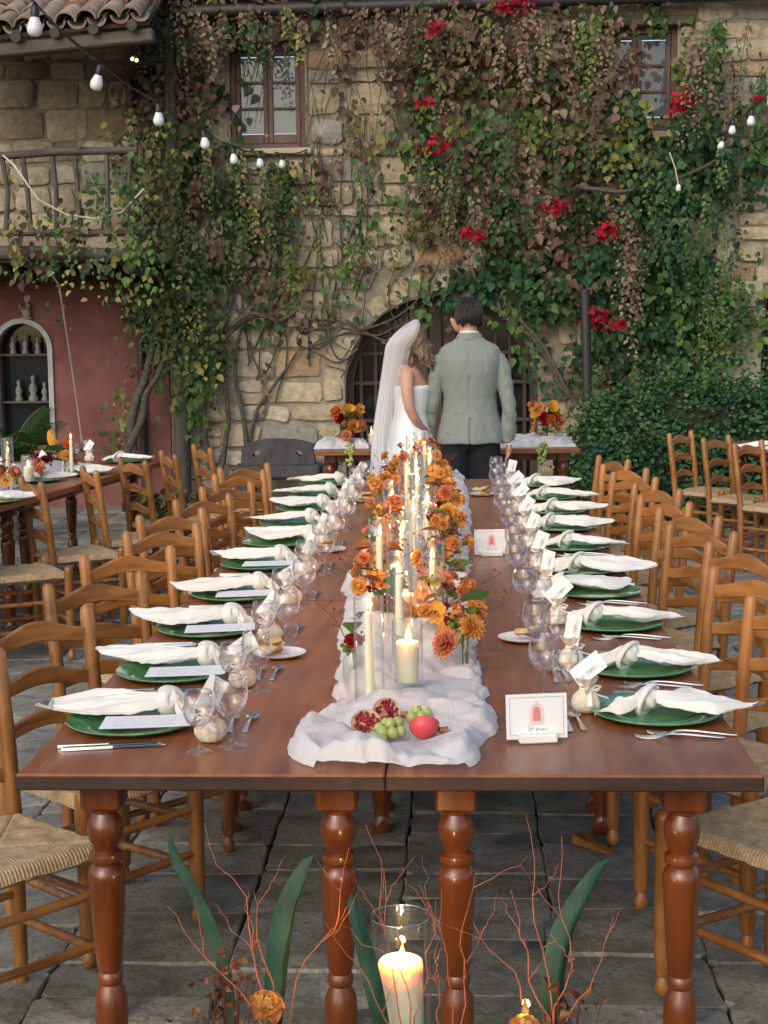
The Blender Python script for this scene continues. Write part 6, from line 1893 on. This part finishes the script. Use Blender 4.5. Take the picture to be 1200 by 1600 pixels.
arrangement(ltp(100, 9.6), 9.6, TZ + .01, [('calla', -.03, 0, .19, 1.0), ('rose_o', .02, 0, .17, 1.2), ('rose_y', .015, -.02, .11, 1.2), ('orch', -.02, .02, .12, 1), ('rose_p', .04, .02, .08, 1)], 'vase with yellow calla lily and orange rose on the left side table', 2, 41, 'flowers on the left side table')
arrangement(ltp(64, 9.2), 9.2, TZ + .01, [('dah_p', -.02, 0, .10, 1.1), ('bur', .02, 0, .12, 1.3), ('berr', .05, .01, .13, 1.6), ('rose_p', 0, -.03, .07, 1.0), ('berr', -.04, .01, .14, 1.5)], 'vase of small dusty pink blooms on the left side table', 4, 42, 'flowers on the left side table')
arrangement(ltp(10, 8.6), 8.6, TZ + .01, [('dah_p', -.02, 0, .10, 1.2), ('rose_p', .03, 0, .09, 1.3), ('green', .07, -.02, .06, 1.6), ('orch', .0, -.03, .06, 1.0)], 'vase of peach blooms and green berries at the left picture edge', 2, 43, 'flowers on the left side table')
taper(ltp(111, 9.5), 9.5, 'bare white taper candle on the left side table', chim=False, sc=.95, glow=.2, group='candles on the left side table')
taper(ltp(11, 8.9), 8.9, 'taper candle in glass cylinder at the left picture edge', sc=.8, glow=.2, group='candles on the left side table')
pillar(ltp(43, 9.1), 9.1, 'pillar candle in glass on the left side table', stem=False, sc=.9, glow=.2)
for k, (px, Y) in enumerate(((1182, 11.2), (1195, 10.8))):
    p = up(px, 690, Y); nk = napkin('napkin', 80 + k, 1, .24, .1); nk.location = (p.x + .12, Y, TZ + .012); nk.rotation_euler = (0, 0, R(170)); tag(nk, f"white napkin on the right side table, {('far', 'near')[k]} one", 'napkin', 'napkins on the right side table')
    tag(place('green_plate', plate_me, M['plate'], (p.x + .14, Y, TZ + .0005)), f"green plate on the right side table under the {('far', 'near')[k]} napkin", 'plate', 'plates on the right side table')

# ================================================================== STONE BENCH
n = NT('dark_basalt'); v = n.coord('Object'); n.base(n.ramp(n.noise(v, 8, 6, .7), [(.3, (.035, .036, .040)), (.7, (.085, .086, .09))])); n.rough(.85); n.bump(n.noise(v, 50, 5), .6, .01); M['basalt'] = n.m
sb = empty('stone_trough', (-1.66, 14.05, 0), 0, 'dark grey carved stone trough with curved back and two holes against the wall', 'stone trough')
def oval(cx, cz, rx, rz_, tl): return [(cx + rx * math.cos(a) * math.cos(tl) - rz_ * math.sin(a) * math.sin(tl), cz + rx * math.cos(a) * math.sin(tl) + rz_ * math.sin(a) * math.cos(tl)) for a in [2 * math.pi * i / 14 for i in range(14)]]
out = [(-2.0, .42), (-1.32, .42), (-1.325, .56)] + [(-1.66 + .335 * math.cos(math.pi * i / 14), .575 + .085 * math.sin(math.pi * i / 14)) for i in range(15)] + [(-1.995, .56)]
bk = plate(out, [oval(-1.86, .525, .038, .022, .5), oval(-1.46, .525, .038, .022, -.5)], 14.08, 14.18); obj('back_slab', bk, M['basalt'], sb, 30)
s_ = MB(); s_.box((-1.66, 14.06, .37), (.80, .42, .11), .015); obj('trough_block', s_, M['basalt'], sb)
for sx in (-1, 1): s_ = MB(); s_.box((-1.66 + sx * .30, 14.06, .16), (.16, .36, .32), .015); obj('foot', s_, M['basalt'], sb)

# ================================================================== STRING LIGHTS
n = NT('frosted_bulb'); n.base((.72, .76, .78)); n.rough(.25); n.b.inputs['Subsurface Weight'].default_value = .3; n.b.inputs['Subsurface Radius'].default_value = (.03, .03, .03); M['bulb'] = n.m
bm = MB(); bm.lathe([(0, -.118), (.012, -.1165), (.022, -.111), (.0285, -.101), (.0305, -.088), (.0285, -.074), (.0225, -.058), (.017, -.045), (.015, -.036)], 20); bulb_me = bm.mesh('bulb', 180)
so = MB(); so.lathe([(.0165, -.046), (.0175, -.040), (.0175, -.004), (.014, .002), (.008, .012), (.004, .016)], 14); sock_me = so.mesh('socket', 50)


def string(pts, bulbs, name, label, r_=.0045):
    V = [Vector(p) for p in pts]; mb = MB(); P = []
    for i in range(len(V) - 1):
        sag = .04
        for k in range(6):
            t = k / 6; p = V[i].lerp(V[i + 1], t); p.z -= sag * 4 * t * (1 - t) * .5; P.append(p)
    P.append(V[-1]); mb.tube(P, r_, 6); 
    mb.tube([p + Vector((.008 * math.sin(i * .9), .008 * math.cos(i * .9), .004)) for i, p in enumerate(P)], r_ * .6, 5)
    t = obj(name, mb, M['black'], None, 60); tag(t, label, 'light string')
    for k, (b, tilt) in enumerate(bulbs):
        e = empty('light_bulb', b, 0, f"{ORD[k]} white frosted bulb of the {'left' if 'left' in label else 'right'} light string, counted from its near end", 'light bulb', 'string light bulbs'); e.rotation_euler = (R(tilt * .3), R(tilt), 0)
        place('bulb', bulb_me, M['bulb'], (0, 0, 0), parent=e); place('socket', sock_me, M['black'], (0, 0, 0), parent=e)


SB = [(-1.658, 6.2, 2.965), (-1.70, 7.5, 2.945), (-1.671, 8.8, 2.942), (-1.63, 10.1, 2.955), (-1.627, 11.4, 2.990), (-1.599, 12.7, 3.092), (-1.549, 13.9, 3.205)]
tl = [4, 16, 2, -6, -4, -4, -2]
pre = [Vector((-1.74, 4.0, 3.25)), Vector((-1.70, 5.0, 3.09))]
string([tuple(p) for p in pre] + [(b[0], b[1], b[2] + .014) for b in SB] + [(-1.36, 14.42, 3.31)], list(zip(SB, tl)), 'light_string', 'black cable light string running from upper left to the window sill')
SR = [tuple(up(1206, 140, 10.6)), tuple(up(1175, 172, 11.8)), tuple(up(1146, 188, 13.0)), tuple(up(1132, 214, 13.9))]
string([tuple(up(1290, 60, 9.4))] + [(b[0], b[1], b[2] + .014) for b in SR] + [tuple(up(1105, 232, 14.35))], list(zip(SR, (0, 4, 6, 20))), 'light_string', 'black cable light string at the right picture edge')
M['cable'] = simple('pale_cable', (.55, .50, .42), .6, .1)
c_ = MB(); P = [up(*p) for p in ((5, 243, 13.15), (22, 258, 13.1), (60, 312, 13.05), (105, 336, 13.05), (150, 342, 13.05), (190, 332, 13.08), (225, 295, 13.15))]
c_.tube([P[0].lerp(P[1], .0)] + P, .009, 6); tag(obj('loose_cable', c_, M['cable'], None, 60), 'pale cable drooping in a loop from the balcony rail', 'cable')
c_ = MB(); P = [up(*p) for p in ((80, 428, 13.15), (92, 445, 13.2), (104, 520, 13.6), (116, 600, 14.0), (128, 690, 14.3))]
c_.tube(P, .007, 6); lc = tag(obj('loose_cable', c_, M['cable'], None, 60), 'thin pale cable with white plug hanging in front of the red wall', 'cable')
pg = MB(); pg.merge(MB().lathe([(.012, -.03), (.018, -.02), (.018, .02), (.008, .035)], 10), T(P[0].x, P[0].y, P[0].z, 0, 0, R(55))); obj('plug', pg, M['white_paint'], lc, 60)
c_ = MB(); P = [up(*p) for p in ((1046, 238, 13.9), (1055, 262, 13.85), (1060, 290, 13.8))]; c_.tube(P, .006, 6); lc = tag(obj('loose_cable', c_, M['cable'], None, 60), 'short white cable with plug dangling in the right creeper', 'cable')
pg = MB(); pg.lathe([(.014, -.05), (.022, -.045), (.022, -.005), (.012, .01)], 10, T(P[-1].x, P[-1].y, P[-1].z)); obj('plug', pg, M['white_paint'], lc, 60)

# ================================================================== FLOOR ARRANGEMENT IN FRONT OF THE TABLE
FY = 2.75
M['vaserim'] = thin_glass('bright_glass_rim', (.95, .95, .95), .25, .7, 1.5)
def fp(px, py, Y=FY): return up(px, py, Y)


c = fp(626, 1500)
hu = empty('floor_hurricane', (c.x, FY, 0), 0, 'large pillar candle in a glass cylinder in front of the table legs', 'candle')
ph = c.z
mb = MB(); mb.lathe([(.041, .32), (.0425, .33), (.0425, ph - .012), (.041, ph - .002), (.037, ph), (.030, ph - .008), (.016, ph - .013), (0, ph - .013)], 36); obj('pillar', mb, M['wax'], hu, 60, local=True)
mb = MB(); mb.lathe([(.050, .005), (.053, .0), (.054, .06), (.012, .10), (.010, .22), (.05, .30), (.0545, .315), (.0545, ph + .085), (.0552, ph + .0865), (.0560, ph + .085), (.0560, .31), (.0515, .295)], 40, cap=False); obj('glass_cylinder', mb, M['vase'], hu, 60, local=True)
mb = MB(); mb.tube([(.0552 * math.cos(a), .0552 * math.sin(a), ph + .086) for a in [2 * math.pi * i / 40 for i in range(41)]], .0014, 6, False); obj('glass_rim', mb, M['vaserim'], hu, 60, local=True)
flame(hu, ph - .012, 5.0, 1.0)
for k, (px, py, Y) in enumerate(((822, 1600, 2.7),)):
    c = fp(px, py, Y); t = empty('floor_candle', (c.x, Y, 0), 0, f"{('low candle flame at the bottom edge right of the floor arrangement', 'thin candle just behind the large floor candle')[k]}", 'candle', 'small floor candles')
    mb = MB(); mb.lathe([(.012, .0), (.012, c.z - .03), (.008, c.z - .02), (0, c.z - .02)], 14); obj('taper', mb, M['wax'], t, 60, local=True)
    mb = MB(); mb.lathe([(.032, 0), (.032, c.z + .035), (.0332, c.z + .035), (.0332, 0)], 28, cap=False); obj('glass_cylinder', mb, M['vase'], t, 60, local=True)
    flame(t, c.z - .02, .2)

# big upright leaves
n = NT('thick_green_leaf'); v = n.coord('Object', (1, 1, 1)); g_ = n.n('TexCoord'); w_ = n.n('TexWave'); w_.inputs['Scale'].default_value = 28; w_.inputs['Distortion'].default_value = 1.5; n.l(g_.outputs['UV'], w_.inputs['Vector'])
n.base(n.ramp(n.noise(n.coord('Object'), 18, 4), [(.3, (.008, .034, .020)), (.7, (.026, .078, .046))])); n.rough(.55); n.b.inputs['Specular IOR Level'].default_value = .25; n.bump(n.noise(n.coord('Object', (140, 140, 5)), 1, 4), .5, .003)
M['bigleaf'] = n.m


def blade(spine, width, label, lean=.0, fold_=.3, wave=.0):
    """stiff leaf along pixel spine points (base to tip)"""
    V = [fp(*p) for p in spine]; out = []
    for i in range(len(V) - 1):
        p0, p1, p2, p3 = V[max(i - 1, 0)], V[i], V[i + 1], V[min(i + 2, len(V) - 1)]
        for k in range(8):
            t = k / 8; out.append(.5 * ((2 * p1) + (p2 - p0) * t + (2 * p0 - 5 * p1 + 4 * p2 - p3) * t * t + (3 * p1 - p0 - 3 * p2 + p3) * t ** 3))
    out.append(V[-1]); N = len(out) - 1; mb = MB(); th = .0012
    def f(u, w, s_):
        i = min(int(u * N), N - 1); t = u * N - i; p = out[i].lerp(out[i + 1], t); tg = (out[i + 1] - out[i]).normalized()
        ang = lean + .5 * u
        side = Vector((math.cos(ang), math.sin(ang), 0)); side = (side - tg * side.dot(tg)).normalized(); nn = tg.cross(side)
        hw = width * (math.sin(math.pi * min(.98, (u * .86 + .14))) ** .62) * (1 if u < .9 else (1 - (u - .9) * 9.5)); a = 2 * w - 1
        return tuple(p + side * hw * a + nn * (fold_ * hw * abs(a) ** 1.4 + s_ * th + wave * hw * math.sin(u * 22 + a * 2) * abs(a)))
    mb.sheet(40, 10, lambda u, w: f(u, w, 1)); mb.sheet(40, 10, lambda u, w: f(u, 1 - w, -1))
    return tag(obj('strap_leaf', mb, M['bigleaf'], None, 60), label, 'leaf', 'stiff green leaves of the floor arrangement')


blade([(372, 1620, 2.85), (355, 1500, 2.86), (322, 1410, 2.88), (282, 1340, 2.9), (265, 1300, 2.92)], .016, 'dark pointed leaf leaning outwards at the left of the floor arrangement', .9, 1.1, .12)
blade([(428, 1640, 2.80), (437, 1540, 2.82), (452, 1440, 2.85), (475, 1375, 2.88), (490, 1335, 2.9)], .024, 'upright green leaf left of the second table leg', .35, 1.1, .03)
blade([(608, 1660, 2.66), (592, 1580, 2.66), (575, 1500, 2.68), (556, 1430, 2.70), (549, 1395, 2.72)], .017, 'narrow grey green leaf just left of the large floor candle', .1, .25)
blade([(868, 1640, 2.80), (872, 1540, 2.82), (890, 1460, 2.85), (925, 1390, 2.88), (952, 1340, 2.9)], .026, 'broad green leaf right of the red twigs', .3, .95, .03)
blade([(866, 1600, 2.84), (856, 1520, 2.86), (850, 1440, 2.88)], .008, 'thin dark leaf edge beside the broad right leaf', 1.2, .3)

# curly red twigs
n = NT('orange_red_twig'); n.base(n.ramp(n.noise(n.coord('Object'), 60, 3), [(.3, (.30, .075, .03)), (.7, (.48, .14, .06))])); n.rough(.6); M['redtwig'] = n.m


def twig_bunch(base, tips, label, seed):
    q = random.Random(seed); mb = MB()
    def grow(p0, p1, r0, depth):
        pts = [p0]; N = 10; off = q.uniform(0, 50)
        for i in range(1, N + 1):
            t = i / N; p = p0.lerp(p1, t); L = (p1 - p0).length
            pts.append(p + noise.noise_vector(Vector((off + t * 3.5, seed, depth))) * L * .10 * math.sin(math.pi * t * .9) + noise.noise_vector(Vector((off + t * 14, seed, 5))) * .004)
        mb.tube(pts, [r0 * (1 - .7 * i / N) for i in range(N + 1)], 5)
        if depth > 0:
            for k in range(2):
                i = q.randint(4, 9); d = (pts[i] - pts[i - 1]).normalized(); s_ = Vector((q.uniform(-1, 1), q.uniform(-.4, .4), q.uniform(-.2, .8))).normalized()
                grow(pts[i], pts[i] + (d * .6 + s_ * .7) * q.uniform(.05, .13), r0 * .55, depth - 1)
    for tp__ in tips: grow(fp(*base), fp(*tp__), .0017, 1)
    return tag(obj('red_twigs', mb, M['redtwig'], None, 60), label, 'twigs', 'red twigs of the floor arrangement')


twig_bunch((445, 1640, 2.72), [(315, 1290, 2.8), (258, 1415, 2.76), (545, 1320, 2.74), (400, 1395, 2.75)], 'thin red twigs spreading around the yellow rose', 1)
twig_bunch((640, 1660, 2.62), [(575, 1290, 2.68), (510, 1440, 2.64), (682, 1410, 2.64), (600, 1360, 2.66)], 'red twigs rising in front of the large floor candle', 2)
twig_bunch((702, 1660, 2.68), [(695, 1390, 2.72), (745, 1360, 2.73), (660, 1470, 2.68)], 'red twigs in front of the third table leg', 3)
twig_bunch((868, 1640, 2.74), [(822, 1275, 2.8), (878, 1305, 2.79), (795, 1385, 2.76), (960, 1430, 2.78), (740, 1440, 2.74)], 'red twigs at the right of the floor arrangement', 4)
# dried curled brown leaves
def dried(px, py, Y, label, seed, cnt=26, spread=.035):
    q = random.Random(seed); c = fp(px, py, Y); P = []; Nn = []; Tn = []; S = []; C = []
    t = empty('dried_sprig', (c.x, Y, 0), 0, label, 'dried leaves', 'dried leaf sprigs')
    mb = MB()
    for k in range(cnt):
        p = c + Vector((q.gauss(0, spread), q.gauss(0, .02), q.gauss(0, spread * 1.3))); P.append(p); Nn.append((q.uniform(-1, 1), -1, q.uniform(-1, 1))); Tn.append((q.uniform(-1, 1), q.uniform(-.3, .3), q.uniform(-1, 1))); S.append(q.uniform(.010, .022)); C.append(q.choice(((.16, .05, .02), (.24, .09, .03), (.10, .035, .02), (.20, .12, .05))))
        if k % 3 == 0: mb.tube([(0, 0, max(.05, c.z - .3)), tuple(Vector((p.x - c.x, p.y - Y, p.z)) * .5 + Vector((0, 0, (c.z - .3) * .5))), (p.x - c.x, p.y - Y, p.z)], [.002, .0017, .001], 4)
    obj('stalks', mb, M['twig'], t, 60, local=True); leaves('curled_leaves', P, Nn, Tn, S, C, t, shape=LEAF * np.array([1, 1, 3.5]))
dried(362, 1545, 2.78, 'dried reddish leaf sprig left of the yellow rose', 1, 40, .030)
dried(880, 1572, 2.78, 'dried brown leaf sprig at the foot of the right leaf', 2, 34, .030)
dried(335, 1590, 2.76, 'dried brown leaf sprig at the lower left of the floor arrangement', 3, 22, .022)
# roses low in the picture
def floor_rose(px, py, Y, kind, s_, label):
    c = fp(px, py, Y); t = empty('floor_rose', (c.x, Y, 0), 0, label, 'rose', 'roses of the floor arrangement'); place('rose', BL[kind], M['petal'], (0, 0, c.z), (R(22), R(6), .4), s_, t)
    mb = MB(); mb.tube([(.01, .02, .02), (.004, .01, c.z * .5), (0, 0, c.z)], .003, 6); obj('stem', mb, M['flowerstem'], t, 60, local=True)
rose_big = rose((.88, .64, .18), (.80, .30, .05), 21, (.50, .03, .05)); BL['big'] = rose_big
floor_rose(414, 1584, 2.66, 'big', 1.0, 'yellow rose with crimson edges at the bottom of the picture')
floor_rose(818, 1618, 2.68, 'rose_y', .9, 'yellow rose just showing at the bottom edge')

# wooden wedge on the floor under the table
wd_ = MB(); a, b = uz(900, 1300, .02), uz(955, 1335, .02)
wd_.add([(-.12, -.035, 0), (.12, -.02, 0), (.12, .02, 0), (-.12, .045, 0), (-.12, -.035, .05), (.12, -.02, .012), (.12, .02, .012), (-.12, .045, .05)], [(0, 3, 2, 1), (4, 5, 6, 7), (0, 1, 5, 4), (1, 2, 6, 5), (2, 3, 7, 6), (3, 0, 4, 7)], T((a.x + b.x) / 2, (a.y + b.y) / 2, .004, R(-50), s=.62))
tag(obj('wooden_wedge', wd_, M['chair_slat'], None, 20), 'pale wooden wedge lying on the paving under the table', 'wedge')
